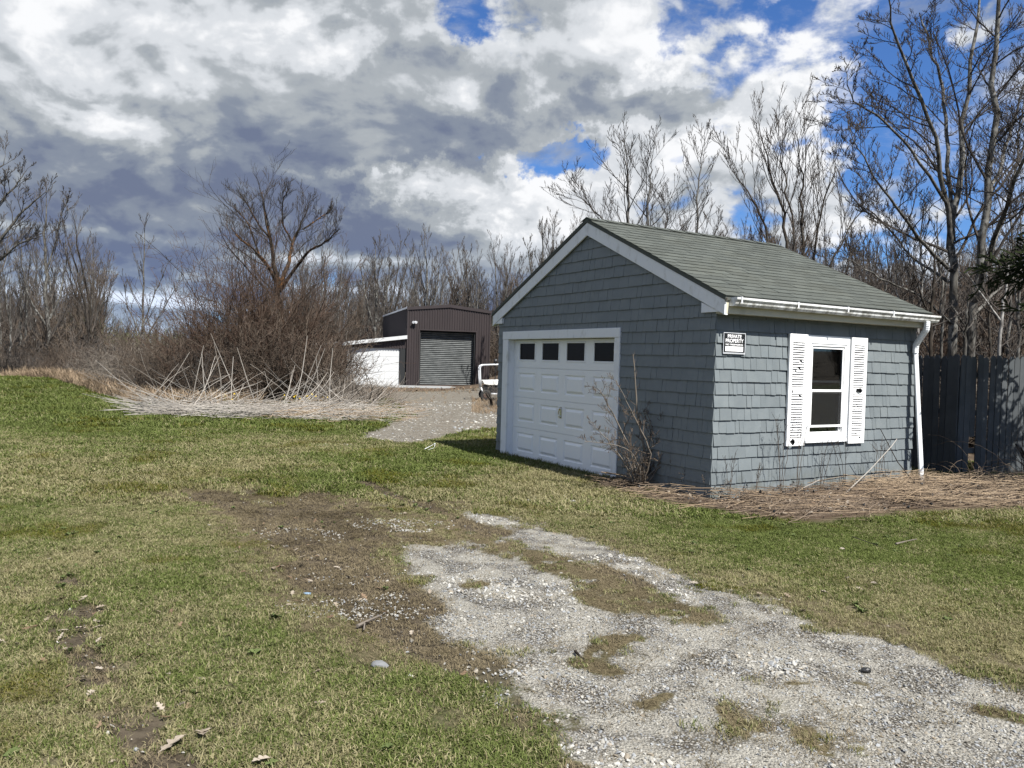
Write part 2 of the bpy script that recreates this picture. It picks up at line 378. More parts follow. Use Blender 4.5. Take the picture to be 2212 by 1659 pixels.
def cover(x, y):
    w = fbm(x, y, 2.2, 4, 1) - .5; w2 = fbm(x, y, 7.0, 3, 2) - .5; w3 = fbm(x, y, .55, 3, 5) - .5
    c = {}
    jit = w * .42 + w2 * .16
    sg_ = sd_poly(x, y, Z['gravel']); gm = sstep(-(sg_ + jit * 1.0), -.26, .30)
    yd = sstep(-(sd_poly(x, y, Z['yard']) + jit * 1.5), -.15, .25)
    mul = sstep(-(sd_poly(x, y, Z['mulch']) + jit * .5), -.05, .10)
    mud = sstep(-(sd_poly(x, y, Z['mud']) + jit * 1.6), -.3, .3) * sstep(fbm(x, y, 1.6, 4, 8), .28, .46)
    for pts, hw, st in LINES:
        mud = np.maximum(mud, st * sstep(-(sd_line(x, y, pts) + jit * .45), -hw, -hw * .45) * (1 if st > .95 else sstep(fbm(x, y, 3.5, 4, 9), .32, .55)))
    moss = 0 * x
    for pts, hw in MOSS:
        moss = np.maximum(moss, sstep(-(sd_line(x, y, pts) + jit * .6), -hw * 1.5, -hw * .2) * sstep(fbm(x, y, 7, 4, 55), .16, .44))
    moss = np.maximum(moss, gm * sstep(fbm(x + w2 * .5, y + w * .5, 1.5, 5, 12), .54, .80) * .5)
    stone_patch = sstep(fbm(x, y, 5.5, 4, 14), .58, .75) * sstep(-(sd_poly(x, y, Z['mud'])), -1.1, .2) * .7
    gm = np.maximum(gm, stone_patch)
    gm = gm * (1 - moss * .92) * (1 - mud * .85)
    fr_ = .8 * sstep(.75 - sg_ - jit * 1.2, 0, .75) * sstep(y, 11.5, 9.5) * sstep(fbm(x, y, 2.6, 4, 90), .30, .55)
    for pts, hw, st in LINES[:1] + LINES[3:5]:
        fr_ = np.maximum(fr_, .8 * sstep(hw + .55 - sd_line(x, y, pts) - jit * .8, 0, .5))
    moss = np.maximum(moss, fr_ * (1 - gm))
    c['gravel'] = gm; c['yard'] = yd; c['mulch'] = mul; c['mud'] = np.clip(mud, 0, 1) * (1 - mul); c['moss'] = moss
    # lawn: how green, against straw and moss
    far = sstep(y, 12.5, 19)
    gr = fbm(x, y, .8, 4, 20) * .55 + fbm(x, y, 3.1, 3, 21) * .45
    gr = sstep(gr, .30, .70) * .55 + .24 + far * .55 * sstep(-x, -2, 3)
    for pp, rr_, a in (((960, 985), 1.6, .5), ((360, 1230), .9, .35), ((1800, 1160), 1.3, .45), ((2050, 1180), 1.6, .3), ((700, 1030), 1.2, .4), ((1010, 1610), .5, .15), ((840, 1010), 1.6, .3),
                       ((1180, 1060), 1.6, -.45), ((80, 1230), 1.0, -.4), ((1900, 1300), 1.6, -.3), ((500, 1010), 1.6, -.35), ((1500, 1150), .8, .2), ((1250, 1040), 1.2, -.3), ((2100, 1380), 1.0, -.25),
                       ((640, 960), 1.6, -.2), ((600, 1600), .6, -.15), ((950, 1450), .3, .25)):
        q = on_ground(*pp); gr = gr + a * np.exp(-((x - q[0]) ** 2 + (y - q[1]) ** 2) / (rr_ * rr_))
    c['green'] = np.clip(gr, 0.03, 1)
    ym = sstep(fbm(x, y, 1.3, 4, 30), .60, .72)
    q = on_ground(430, 1035); ym = np.maximum(ym, .8 * np.exp(-((x - q[0]) ** 2 / 3 + (y - q[1]) ** 2 / 1.5)) * sstep(fbm(x, y, 3, 3, 31), .4, .55))
    c['ymoss'] = ym
    wd = np.where(x < 20, 1, 0) * 0.0
    edge = np.interp(x, WOODS[:, 0], WOODS[:, 1], left=38.5, right=27.0)
    wd = sstep(y + jit * 2 - edge, -.2, .6) * (1 - yd) * sstep(5.0 - x, 0, 1)
    fence_side = sstep(y - (13.6 + 0 * x) + jit, 0, .8) * sstep(x - 1.2, 0, 1)
    c['woods'] = np.maximum(np.maximum(wd, fence_side), sstep(np.hypot(x, y), 52, 56) * (1 - yd))
    return c
def hill(x, y):
    h = 0.38 * np.exp(-(((x + 20.5) / 7) ** 2 + ((y - 32) / 4.5) ** 2)) * sstep(y, 16, 30)
    h = h + 3.6 * sstep(y + .55 * x, 24, 62) * sstep(x, -4, 8)
    h = h + 1.2 * sstep(np.hypot(x, y), 75, 150)
    return h
def ground_z(x, y, c=None):
    x = np.asarray(x, float); y = np.asarray(y, float)
    return hill(x, y) + (fbm(x, y, .7, 3, 40) - .5) * .05 * sstep(np.hypot(x - 4, y - 11), 3.2, 5.5) + (fbm(x, y, 5, 3, 41) - .5) * .018 - .012

# ------------------------------------------------------------------ materials
def material(name, base, rough=0.6, bump=None, spec=0.5, metallic=0.0, make=None):
    m = bpy.data.materials.new(name); m.use_nodes = True; k = NG(m.node_tree)
    b = k.node('ShaderNodeBsdfPrincipled'); o = k.node('ShaderNodeOutputMaterial'); k.l.new(b.outputs[0], o.inputs[0])
    b.inputs['Roughness'].default_value = rough; b.inputs['Specular IOR Level'].default_value = spec; b.inputs['Metallic'].default_value = metallic
    c = base
    if make:
        c, h = make(k, b)
        if h is not None:
            bn = k.node('ShaderNodeBump'); bn.inputs['Distance'].default_value = bump or 0.01; bn.inputs['Strength'].default_value = 1.0
            k.put(bn.inputs['Height'], h); k.l.new(bn.outputs[0], b.inputs['Normal'])
    k.put(b.inputs['Base Color'], c if not isinstance(c, tuple) else tuple(c) + ((1.0,) if len(c) == 3 else ()))
    return m
def objco(k): return k.node('ShaderNodeTexCoord').outputs['Object']
def pos(k): return k.node('ShaderNodeNewGeometry').outputs['Position']
def oinfo(k): return k.node('ShaderNodeObjectInfo').outputs['Random']
def attr(k, name, typ='GEOMETRY', out='Fac'):
    n = k.node('ShaderNodeAttribute', attribute_name=name, attribute_type=typ); return n.outputs[out]

def mk_shingle(k, b):
    p = pos(k); rnd = oinfo(k)
    v = k.m('ADD', k.m('MULTIPLY', rnd, 0.16), 0.92)
    gr = k.noise(k.vm('MULTIPLY', p, (60.0, 60.0, 3.0)), 1.0, 3, .6)
    st = k.noise(p, 5.0, 6, .65)
    c = k.mix(k.ss(st, .35, .7), (0.124, 0.143, 0.150), (0.144, 0.163, 0.168))
    c = k.mix(k.ss(k.noise(p, 38.0, 4, .7), .66, .78, 0, .55), c, (0.075, 0.088, 0.095))
    z = k.xyz(p)[2]
    c = k.mix(k.m('MULTIPLY', k.ss(z, .45, .0), k.ss(k.noise(p, 9, 5, .6), .35, .7)), c, (0.09, 0.095, 0.08))
    c = k.vm('MULTIPLY', c, k.comb(v, v, v))
    return c, k.m('ADD', gr, k.m('MULTIPLY', st, .4))
M = {}
M['shingle'] = material('grey_blue_paint', None, .62, .0016, .35, make=mk_shingle)
def mk_white(dirt=.35, col=(0.74, 0.76, 0.77), dcol=(0.30, 0.30, 0.25)):
    def f(k, b):
        p = pos(k)
        n = k.noise(k.vm('MULTIPLY', p, (1, 1, .5)), 7.0, 7, .68); n2 = k.noise(p, 55.0, 4, .6)
        c = k.mix(k.ss(n, .52, .78, 0, dirt), col, dcol)
        c = k.mix(k.ss(n2, .68, .78, 0, dirt * .9), c, (.2, .19, .16))
        return c, k.m('MULTIPLY', n2, .5)
    return f
M['white'] = material('white_paint', None, .5, .001, .4, make=mk_white(.32))
M['white_old'] = material('weathered_white_paint', None, .6, .002, .35, make=mk_white(.62, (.66, .675, .68)))
M['door'] = material('white_enamel', None, .38, .0004, .45, make=mk_white(.10, (.74, .75, .745)))
M['vinyl'] = material('white_vinyl', None, .42, .0004, .45, make=mk_white(.10, (.80, .80, .79)))
M['cream'] = material('yellowed_fascia', None, .5, .001, .4, make=mk_white(.4, (.50, .47, .36), (.25, .23, .15)))
def mk_gutter(k, b):
    p = pos(k); x, y, z = k.xyz(p)
    n = k.noise(k.vm('MULTIPLY', p, (1.2, 1.2, .8)), 6.0, 7, .7)
    lo = k.m('MULTIPLY', k.ss(n, .38, .62), k.ss(z, 2.405, 2.33, .25, 1))
    c = k.mix(k.m('MULTIPLY', lo, .8), (.74, .75, .74), (.16, .155, .12))
    c = k.mix(k.ss(k.noise(p, 60, 4, .7), .6, .75, 0, .6), c, (.07, .07, .06))
    return c, None
M['gutter'] = material('stained_gutter', None, .35, None, .5, make=mk_gutter)
M['wood_raw'] = material('dark_wood_edge', (.05, .045, .035), .8)
def mk_roof(k, b):
    p = pos(k); rnd = oinfo(k); n = k.noise(p, 380.0, 2, .6); n2 = k.noise(p, 1.6, 5, .6); n3 = k.voro(p, 260.0, out='Color')
    c = k.mix(k.ss(n, .3, .7), (0.048, 0.054, 0.048), (0.096, 0.104, 0.094))
    c = k.mix(k.ss(n2, .4, .7, 0, .35), c, (.078, .081, .066))
    v = k.ss(rnd, 0, 1, .86, 1.12, 'LINEAR')
    return k.vm('MULTIPLY', c, k.comb(v, v, v)), n
M['roof'] = material('green_grey_roof_granules', None, .95, .0015, .1, make=mk_roof)
M['black'] = material('black_plastic', (.012, .012, .012), .45)
M['darkhole'] = material('dark_weathered_board', (.010, .011, .012), .9)  # near-black colour standing in for shade in gaps, holes and recesses
M['glass_dark'] = material('dark_glazing', (.004, .004, .004), .12, spec=.12)
def glass_mat(name, tint, mixf, rough=.02):
    m = bpy.data.materials.new(name); m.use_nodes = True; k = NG(m.node_tree)
    a = k.node('ShaderNodeBsdfGlossy'); a.inputs['Roughness'].default_value = rough; a.inputs['Color'].default_value = (.8, .85, .9, 1)
    t = k.node('ShaderNodeBsdfTransparent'); t.inputs['Color'].default_value = tint + (1,)
    f = k.node('ShaderNodeFresnel'); f.inputs['IOR'].default_value = 1.45
    mx = k.node('ShaderNodeMixShader'); k.put(mx.inputs[0], k.m('ADD', k.m('MULTIPLY', f.outputs[0], .7), mixf)); k.l.new(t.outputs[0], mx.inputs[1]); k.l.new(a.outputs[0], mx.inputs[2])
    o = k.node('ShaderNodeOutputMaterial'); k.l.new(mx.outputs[0], o.inputs[0]); return m
M['glass'] = glass_mat('window_glass', (.55, .57, .57), .0)
def screen_mat():
    m = bpy.data.materials.new('insect_screen'); m.use_nodes = True; k = NG(m.node_tree)
    a = k.node('ShaderNodeBsdfDiffuse'); a.inputs['Color'].default_value = (.028, .028, .027, 1)
    t = k.node('ShaderNodeBsdfTransparent'); mx = k.node('ShaderNodeMixShader'); mx.inputs[0].default_value = .42
    k.l.new(t.outputs[0], mx.inputs[1]); k.l.new(a.outputs[0], mx.inputs[2])
    o = k.node('ShaderNodeOutputMaterial'); k.l.new(mx.outputs[0], o.inputs[0]); return m
M['screen'] = screen_mat()
M['interior'] = material('bare_interior_boards', (.05, .043, .034), .9)
M['white_far'] = material('off_white_door', None, .6, None, .3, make=mk_white(.35, (.46, .47, .47)))
M['chrome'] = material('worn_chrome', (.6, .6, .58), .25, metallic=1.0)
M['blue_skirt'] = material('faded_blue_paint', None, .6, .002, .3, make=mk_white(.5, (.10, .15, .185), (.06, .07, .065)))
M['print_black'] = material('sign_black', (.01, .01, .01), .35)
M['print_white'] = material('sign_white', (.80, .80, .80), .4)
M['silver'] = material('clear_sleeve_rim', (.62, .64, .66), .25, spec=.6)
def mk_fence(k, b):
    p = pos(k); rnd = oinfo(k); n = k.noise(k.vm('MULTIPLY', p, (30, 30, 2)), 1, 4, .6); n2 = k.noise(p, 3, 5, .6)
    c = k.mix(k.ss(n2, .3, .7), (.056, .063, .068), (.077, .085, .089)); v = k.ss(rnd, 0, 1, .85, 1.15, 'LINEAR')
    return k.vm('MULTIPLY', c, k.comb(v, v, v)), n
M['fence'] = material('slate_fence_stain', None, .75, .002, .25, make=mk_fence)
def mk_steel(col):
    def f(k, b):
        n = k.noise(k.vm('MULTIPLY', pos(k), (1, 1, .3)), 2.0, 5, .6); return k.mix(k.ss(n, .3, .7), col, tuple(v * 1.25 for v in col)), None
    return f
M['steel'] = material('dark_brown_steel', None, .5, None, .4, make=mk_steel((.024, .018, .018)))
M['steel_side'] = M['steel']
def mk_roll(k, b):
    p = pos(k); n = k.noise(k.vm('MULTIPLY', p, (1, 1, 2.5)), 2.2, 5, .6)
    return k.mix(k.ss(n, .35, .65), (.048, .054, .054), (.09, .097, .096)), None
M['roll'] = material('galvanised_slats', None, .6, None, .3, metallic=0.0, make=mk_roll)
M['concrete'] = material('pale_concrete', None, .9, .004, .2, make=mk_white(.5, (.24, .245, .24), (.14, .13, .11)))
M['cart_white'] = material('off_white_fibreglass', (.72, .72, .68), .35)
M['tyre'] = material('black_rubber', (.015, .015, .015), .8)
M['rust'] = material('dark_rusty_steel', (.06, .035, .025), .7)

def mk_bark(c1, c2, spotted=None, hs=1.0):
    def f(k, b):
        p = pos(k); n = k.noise(k.vm('MULTIPLY', p, (14 * hs, 14 * hs, 3.5 * hs)), 1, 5, .65); n2 = k.noise(p, 1.7, 4, .6)
        c = k.mix(k.ss(n, .32, .66), c1, c2)
        if spotted: c = k.mix(k.m('MULTIPLY', k.ss(n2, .45, .62), k.ss(k.noise(p, 9, 4, .6), .4, .6)), c, spotted)
        return k.vm('SCALE', c, scale=.62), n
    return f
M['bark'] = material('grey_bark', None, .9, .012, .1, make=mk_bark((.022, .019, .016), (.19, .18, .16), (.30, .295, .27)))
M['bark_dark'] = material('dark_bark', None, .9, .01, .1, make=mk_bark((.022, .018, .014), (.085, .07, .055), (.11, .10, .085)))
M['bark_lichen'] = material('dark_bark_with_orange_lichen', None, .9, .01, .1, make=mk_bark((.022, .018, .014), (.085, .07, .055), (.24, .11, .035)))
M['bark_pale'] = material('pale_bark', None, .9, .01, .1, make=mk_bark((.09, .085, .078), (.24, .23, .21)))
M['bark_birch'] = material('birch_bark', None, .7, .004, .2, make=mk_bark((.12, .11, .10), (.55, .53, .49)))
def twig(name, a, b_, rgh=.85): 
    def f(k, b):
        v = attr(k, 'tone'); r_ = oinfo(k); n = k.noise(pos(k), .9, 3, .6)
        return k.mix(k.m('ADD', k.m('MULTIPLY', r_, .5), k.ss(n, .35, .65, -.1, .5)), tuple(v * .62 for v in a), tuple(v * .62 for v in b_)), None
    return material(name, None, rgh, None, .15, make=f)
M['twig_dark'] = twig('dark_twigs', (.050, .043, .038), (.085, .072, .06))
M['twig_grey'] = twig('grey_twigs', (.085, .076, .068), (.15, .13, .112))
M['twig_warm'] = twig('brown_twigs', (.10, .078, .060), (.17, .132, .10))
M['twig_red'] = twig('red_brown_twigs', (.080, .052, .038), (.135, .092, .066))
M['twig_pale'] = twig('pale_grey_brown_twigs', (.17, .145, .12), (.27, .235, .195))
M['cane'] = twig('bleached_canes', (.36, .325, .28), (.60, .56, .50))
M['straw'] = twig('straw', (.30, .22, .145), (.48, .37, .25))
M['stem_brown'] = twig('dead_brown_stems', (.055, .038, .029), (.26, .20, .145))
M['needles'] = twig('dark_evergreen_needles', (.012, .020, .006), (.035, .048, .014))
M['bud_green'] = twig('budding_green_twigs', (.13, .14, .06), (.22, .22, .11))
M['leaf_dead'] = twig('dead_leaf', (.30, .24, .17), (.52, .46, .38))
M['leaf_brown'] = twig('brown_leaf', (.17, .11, .07), (.32, .23, .15))
M['daffodil'] = material('yellow_petals', (.75, .55, .03), .6)
M['green_leaf'] = material('green_leaves', (.05, .10, .02), .6)

def mk_ground(k, b):
    p = pos(k)
    A = {n: attr(k, n) for n in ('gravel', 'yard', 'mulch', 'mud', 'moss', 'green', 'ymoss', 'woods')}
    hi = k.noise(p, 60, 4, .65); mid = k.noise(p, 14, 5, .6); fine = k.noise(p, 170, 3, .6); big = k.noise(p, 3.0, 4, .6)
    # turf seen between the blades
    str_ = k.noise(k.vm('MULTIPLY', p, (1, 1, 1)), 90, 3, .7)
    gsel = k.ss(k.m('ADD', A['green'], k.m('MULTIPLY', k.m('SUBTRACT', mid, .5), 1.5)), .3, .75)
    straw = k.mix(k.ss(str_, .35, .68), (.115, .098, .052), (.30, .27, .165))
    grn = k.mix(k.ss(str_, .35, .68), (.045, .058, .018), (.13, .155, .055))
    c = k.mix(gsel, straw, grn)
    c = k.mix(k.m('MULTIPLY', A['ymoss'], k.ss(mid, .4, .6)), c, k.mix(str_, (.08, .075, .012), (.20, .18, .04)))
    # moss and dead thatch over the gravel
    c = k.mix(A['moss'], c, k.mix(k.ss(hi, .35, .65), (.085, .066, .034), (.23, .19, .11)))
    soil = k.mix(k.ss(mid, .35, .65), (.058, .045, .031), (.135, .108, .076))
    soil = k.mix(k.ss(fine, .60, .72, 0, .6), soil, (.24, .215, .175))
    c = k.mix(k.m('MULTIPLY', A['mud'], k.ss(k.m('ADD', A['mud'], k.m('MULTIPLY', k.m('SUBTRACT', hi, .5), 1.2)), .2, .6)), c, soil)
    # gravel
    vc = k.voro(p, 75, out='Color'); vd = k.voro(p, 75); vc2 = k.voro(p, 210, out='Color'); vd2 = k.voro(p, 210)
    tone = k.xyz(vc)[0]; tone2 = k.xyz(vc2)[1]
    st = k.mix(tone, (.23, .22, .19), (.66, .64, .58)); st = k.mix(k.ss(k.xyz(vc)[1], .75, .85), st, (.38, .40, .43))
    st = k.mix(k.ss(vd, .32, .62), st, (.10, .088, .07))
    st2 = k.mix(tone2, (.27, .255, .215), (.62, .595, .52))
    grit = k.mix(k.ss(big, .42, .60), st2, st)
    grit = k.mix(k.ss(mid, .50, .70, 0, .55), grit, (.36, .325, .26))
    gm = k.ss(k.m('ADD', A['gravel'], k.m('MULTIPLY', k.m('SUBTRACT', hi, .5), .9)), .3, .6)
    c = k.mix(gm, c, grit)
    yv = k.voro(p, 22, out='Color'); ycol = k.mix(k.xyz(yv)[0], (.145, .128, .10), (.34, .315, .265)); ycol = k.mix(k.ss(big, .45, .65, 0, .5), ycol, (.20, .165, .125))
    c = k.mix(A['yard'], c, ycol)
    c = k.mix(A['mulch'], c, k.mix(hi, (.035, .024, .016), (.20, .14, .095)))
    lv = k.voro(p, 11, out='Color'); lit = k.mix(k.xyz(lv)[0], (.075, .055, .038), (.25, .19, .135)); lit = k.mix(k.ss(mid, .4, .65, 0, .6), lit, (.10, .072, .048))
    c = k.mix(A['woods'], c, lit)
    ht = k.m('ADD', k.m('MULTIPLY', k.m('SUBTRACT', .6, vd), k.m('MULTIPLY', gm, .9)), k.m('MULTIPLY', k.m('ADD', k.m('MULTIPLY', hi, .7), k.m('MULTIPLY', fine, .45)), k.ss(A['mud'], 0, 1, 1, .45)))
    b.inputs['Specular IOR Level'].default_value = .15
    return k.vm('SCALE', c, scale=.55), ht
M['ground'] = material('lawn_soil_and_gravel', None, .95, .012, .15, make=mk_ground)

# ------------------------------------------------------------------ the ground, one sheet to the horizon
def build_ground():
    an = np.concatenate([np.radians(np.linspace(-180, -44, 40, endpoint=False)), np.radians(np.linspace(-44, 44, 420, endpoint=False)), np.radians(np.linspace(44, 180, 40, endpoint=False))])
    ra = np.concatenate([np.linspace(.02, 2.4, 10, endpoint=False), np.geomspace(2.4, 36, 330, endpoint=False), np.geomspace(36, 140, 60, endpoint=False), np.geomspace(140, 1400, 14)])
    na, nr = len(an), len(ra)
    A_, R_ = np.meshgrid(an, ra, indexing='ij'); x = R_ * np.sin(A_); y = R_ * np.cos(A_)
    c = cover(x.ravel(), y.ravel()); z = ground_z(x, y).ravel()
    z = z - .018 * c['mud'] * sstep(y.ravel(), -50, 15) - .008 * c['gravel'] + .05 * c['mulch']
    near = (np.abs(x.ravel() - 0) < 60)
    idx = np.arange(na * nr).reshape(na, nr); nx = np.roll(idx, -1, 0)
    F = np.stack([idx[:, :-1], idx[:, 1:], nx[:, 1:], nx[:, :-1]], -1).reshape(-1, 4)
    me = np_mesh('ground', np.stack([x.ravel(), y.ravel(), z], 1), F, True)
    for n in ('gravel', 'yard', 'mulch', 'mud', 'moss', 'green', 'ymoss', 'woods'):
        a = me.attributes.new(n, 'FLOAT', 'POINT'); a.data.foreach_set('value', np.broadcast_to(c[n], z.shape).astype(np.float32))
    g_ = link('ground', me, None, M['ground']); tag(g_, kind='structure'); return g_
build_ground()

# ------------------------------------------------------------------ the garage.  local x runs back along the window wall, y left along the door wall
W, L, HW, RISE, HA, OE, OG = 5.137, 3.83, 2.22, .4556, 3.682, .175, .055
garage = empty('garage', (GX, GY, 0), math.atan2(e2[1], e2[0]))
tag(garage, 'small grey shingled one-car garage with green-grey gable roof and white overhead door', 'garage')
def roof_z(y): return HA - RISE * abs(y - W / 2)

WX0, WX1, WZ0, WZ1 = 1.62, 2.32, .74, 1.93                     # window opening
DY0, DY1, DZ1 = 1.885, 4.79, 1.965                             # door opening
sw = MB()
sw.box(0.02, WX0, .004, .10, -.25, 2.36); sw.box(WX1, L - .02, .004, .10, -.25, 2.36); sw.box(WX0, WX1, .004, .10, -.25, WZ0); sw.box(WX0, WX1, .004, .10, WZ1, 2.36)
side_wall = sw.build('wall', M['darkhole'], garage)  # near-black sheathing puts shade into the gaps between shingles
fwm = MB()
fwm.box(.004, .10, .10, DY0, -.25, 2.3); fwm.box(.004, .10, DY1, W - .10, -.25, 2.3); fwm.box(.004, .10, DY0, DY1, DZ1, 2.3)
fwm.prism([(.10, 2.3), (W - .10, 2.3), (W - .10, roof_z(.10) - .1), (W / 2, HA - .1), (.10, roof_z(.10) - .1)], 'x', .004, .10)
front_wall = fwm.build('wall', M['darkhole'], garage)
ow = MB(); ow.box(.02, L - .02, W - .10, W, -.25, 2.36).build('wall', M['darkhole'], garage)
ow = MB(); ow.prism([(.10, -.25), (W - .10, -.25), (W - .10, roof_z(.1) - .1), (W / 2, HA - .1), (.10, roof_z(.1) - .1)], 'x', L - .12, L - .02).build('wall', M['darkhole'], garage)
MB().box(.1, L - .12, .1, W - .1, -.02, .02).build('floor', M['interior'], garage)
MB().box(1.0, 3.4, 1.4, 1.5, .02, 1.3).build('shelving', M['interior'], garage)
MB().box(1.7, 2.1, .6, .9, .02, 1.42).build('shelving', M['interior'], garage)

# cedar shingles
def shingle_mesh(seed):
    r = random.Random(seed); m = MB(); n = 3
    xs = [0, .33 + r.uniform(-.1, .1), 1]; zb = [r.uniform(-.012, .012) for _ in xs]
    vs = []
    for x, z in zip(xs, zb): vs += [(x, -.020, z), (x, 0, z)]
    for x in xs: vs += [(x, -.003, 1), (x, 0, 1)]
    f = []
    for i in range(2):
        a, b_ = i * 2, 6 + i * 2
        f += [(a, a + 2, b_ + 2, b_), (a, a + 1, a + 3, a + 2)]
    f += [(0, 6, 7, 1), (4, 5, 11, 10)]
    m.add(vs, f); me = m.mesh('shingle'); me.materials.append(M['shingle']); return me
SHM = [shingle_mesh(i) for i in range(6)]
ROW = .1513
def rows(): return [2.184 - ROW * k for k in range(-8, 15)]
SH = []                                                         # (wall, origin, width, height, rot, cam distance)
rr = random.Random(11)
def blocked(segs, a, b):
    """pieces of [a,b] outside the blocked intervals"""
    out = [(a, b)]
    for s0, s1 in segs:
        nxt = []
        for p, q in out:
            if s1 <= p or s0 >= q: nxt.append((p, q)); continue
            if s0 - p > .02: nxt.append((p, s0))
            if q - s1 > .02: nxt.append((s1, q))
        out = nxt
    return out
for ri, z in enumerate(rows()):
    ztop = z + ROW + .012
    # window wall
    if z < 2.2:
        a = -.012 if ri % 2 else .002
        while a < L - .05:
            w = rr.choice([.07, .085, .10, .115, .13, .15, .18, .21]) * rr.uniform(.92, 1.08); b_ = min(a + w, L + rr.uniform(-.01, .01)); 
            if L - b_ < .05: b_ = L + rr.uniform(-.01, .01)
            seg = [(WX0 - .09, WX1 + .06)] if (z + ROW > .69 and z < 2.03) else []
            for p, q in blocked(seg, a, b_): SH.append(('s', p, q, z + rr.uniform(-.003, .003), ztop))
            a = b_
    # door wall and gable
    a = -.012 if not ri % 2 else .002
    yl = max(0, 0 if z + ROW * .2 < 2.3 else W / 2 - (HA - .14 - z) / RISE)
    while a < W - .03:
        w = rr.choice([.08, .095, .11, .13, .15, .18, .21]) * rr.uniform(.92, 1.08); b_ = min(a + w, W + .008)
        if W - b_ < .05: b_ = W + .008
        lim = (HA - .075 - ztop) / RISE
        segs = [(DY0 - .11, DY1 + .17)] if z < 2.03 else []
        lo, hi_ = (W / 2 - lim, W / 2 + lim) if z > 2.0 else (-1, W + 1)
        for p, q in blocked(segs, max(a, lo), min(b_, hi_)):
            if q - p > .02:
                zt = ztop
                SH.append(('f', p, q, z + rr.uniform(-.0025, .0025), zt))
        a = b_
def sh_place(kind, p, q, z, zt):
    g_ = rr.choice([0.0, .003, .004, .006])
    if kind == 's': return Vector((p + g_, 0, z)), 0.0, q - p - g_
    return Vector((0, q - g_, z)), -math.pi / 2, q - p - g_
def cam_d(kind, p, q):
    P_ = garage_pt(((p + q) / 2, 0, 1) if kind == 's' else (0, (p + q) / 2, 1)); return (P_ - Vector(CAM)).length
def garage_pt(v):
    return Vector((GX + e2[0] * v[0] + e1[0] * v[1], GY + e2[1] * v[0] + e1[1] * v[1], v[2]))
SH.sort(key=lambda s: cam_d(s[0], s[1], s[2]) / (1.0 if s[0] == 's' else .74))
cnt = 0; rest = {'s': MB(), 'f': MB()}
for s in SH:
    o, rz, w = sh_place(*s); h = s[4] - s[3]; me = rr.choice(SHM)
    if cnt < 300:
        ob = bpy.data.objects.new('shingle', me); COL.objects.link(ob); ob.parent = side_wall if s[0] == 's' else front_wall
        ob.location = o; ob.rotation_euler = (0, 0, rz); ob.scale = (w, rr.uniform(.8, 1.15), h); cnt += 1
    else:
        T_ = Matrix.Translation(o) @ Matrix.Rotation(rz, 4, 'Z') @ Matrix.Diagonal((w, rr.uniform(.8, 1.15), h, 1))
        rest[s[0]].add([T_ @ v.co for v in me.vertices], [tuple(p.vertices) for p in me.polygons])
for kk, pw in (('s', side_wall), ('f', front_wall)):
    if rest[kk].v: tag(rest[kk].build('shingle', M['shingle'], pw), kind='stuff')
MB().box(.03, L - .03, -.010, .003, -.2, .075).build('skirt_board', M['blue_skirt'], garage)
MB().box(-.010, .003, .03, DY0 - .1, -.2, .07).build('skirt_board', M['shingle'], garage)

# roof
rs = MB(); th = .05
y0, y1 = -OE - .02, W + OE + .02
rs.prism([(y0, roof_z(y0) - .008), (W / 2, HA - .010), (W / 2, HA - .010 - th), (y0, roof_z(y0) - .008 - th)], 'x', -OG - .01, L + .06)
rs.prism([(y1, roof_z(y1)), (W / 2, HA), (W / 2, HA - th), (y1, roof_z(y1) - th)], 'x', -OG - .01, L + .06)
roof = rs.build('roof', M['roof'], garage)
# the window side in three-tab shingles, the other slope joined
ang = math.atan(RISE); nrow = 21; slen = (W / 2 + OE + .03) / math.cos(ang); rh = slen / nrow; tw = .302
def tab_mesh(seed):
    r = random.Random(seed); z = .0105
    vs = [(.004, 0, 0), (1 - .004 - .012, r.uniform(-.02, .02) * .2, 0), (1 - .016, 1.12, 0), (.004, 1.12, 0)]
    vs = vs + [(v[0], v[1], z if v[1] < .5 else .0022) for v in vs]
    m = MB().add(vs, [(0, 3, 2, 1), (4, 5, 6, 7), (0, 1, 5, 4), (1, 2, 6, 5), (2, 3, 7, 6), (3, 0, 4, 7)]); me = m.mesh('shingle'); me.materials.append(M['roof']); return me
TABS = [tab_mesh(i) for i in range(4)]
tabs = []
for i in range(nrow):
    a = -OG - .02 - (i % 2) * tw * .5 - (i % 3) * .02
    while a < L + .07:
        p, q = max(a, -OG - .022), min(a + tw, L + .072)
        if q - p > .03: tabs.append((i, p, q))
        a += tw
tabs.sort(key=lambda t: (t[0] * rh * .9 + t[1]))
left_tabs = MB()
for n_, (i, p, q) in enumerate(tabs):
    yb = -OE - .03 + i * rh * math.cos(ang); zb = roof_z(yb) - .006
    T_ = Matrix.Translation((p, yb, zb + rr.uniform(0, .0015))) @ Matrix.Rotation(ang, 4, 'X') @ Matrix.Diagonal((q - p, rh, rr.uniform(.85, 1.3), 1))
    me = rr.choice(TABS)
    if n_ < 298:
        ob = bpy.data.objects.new('shingle', me); COL.objects.link(ob); ob.parent = roof; ob.matrix_local = T_
    else: left_tabs.add([T_ @ v.co for v in me.vertices], [tuple(f.vertices) for f in me.polygons])
if left_tabs.v: tag(left_tabs.build('shingle', M['roof'], roof), kind='stuff')
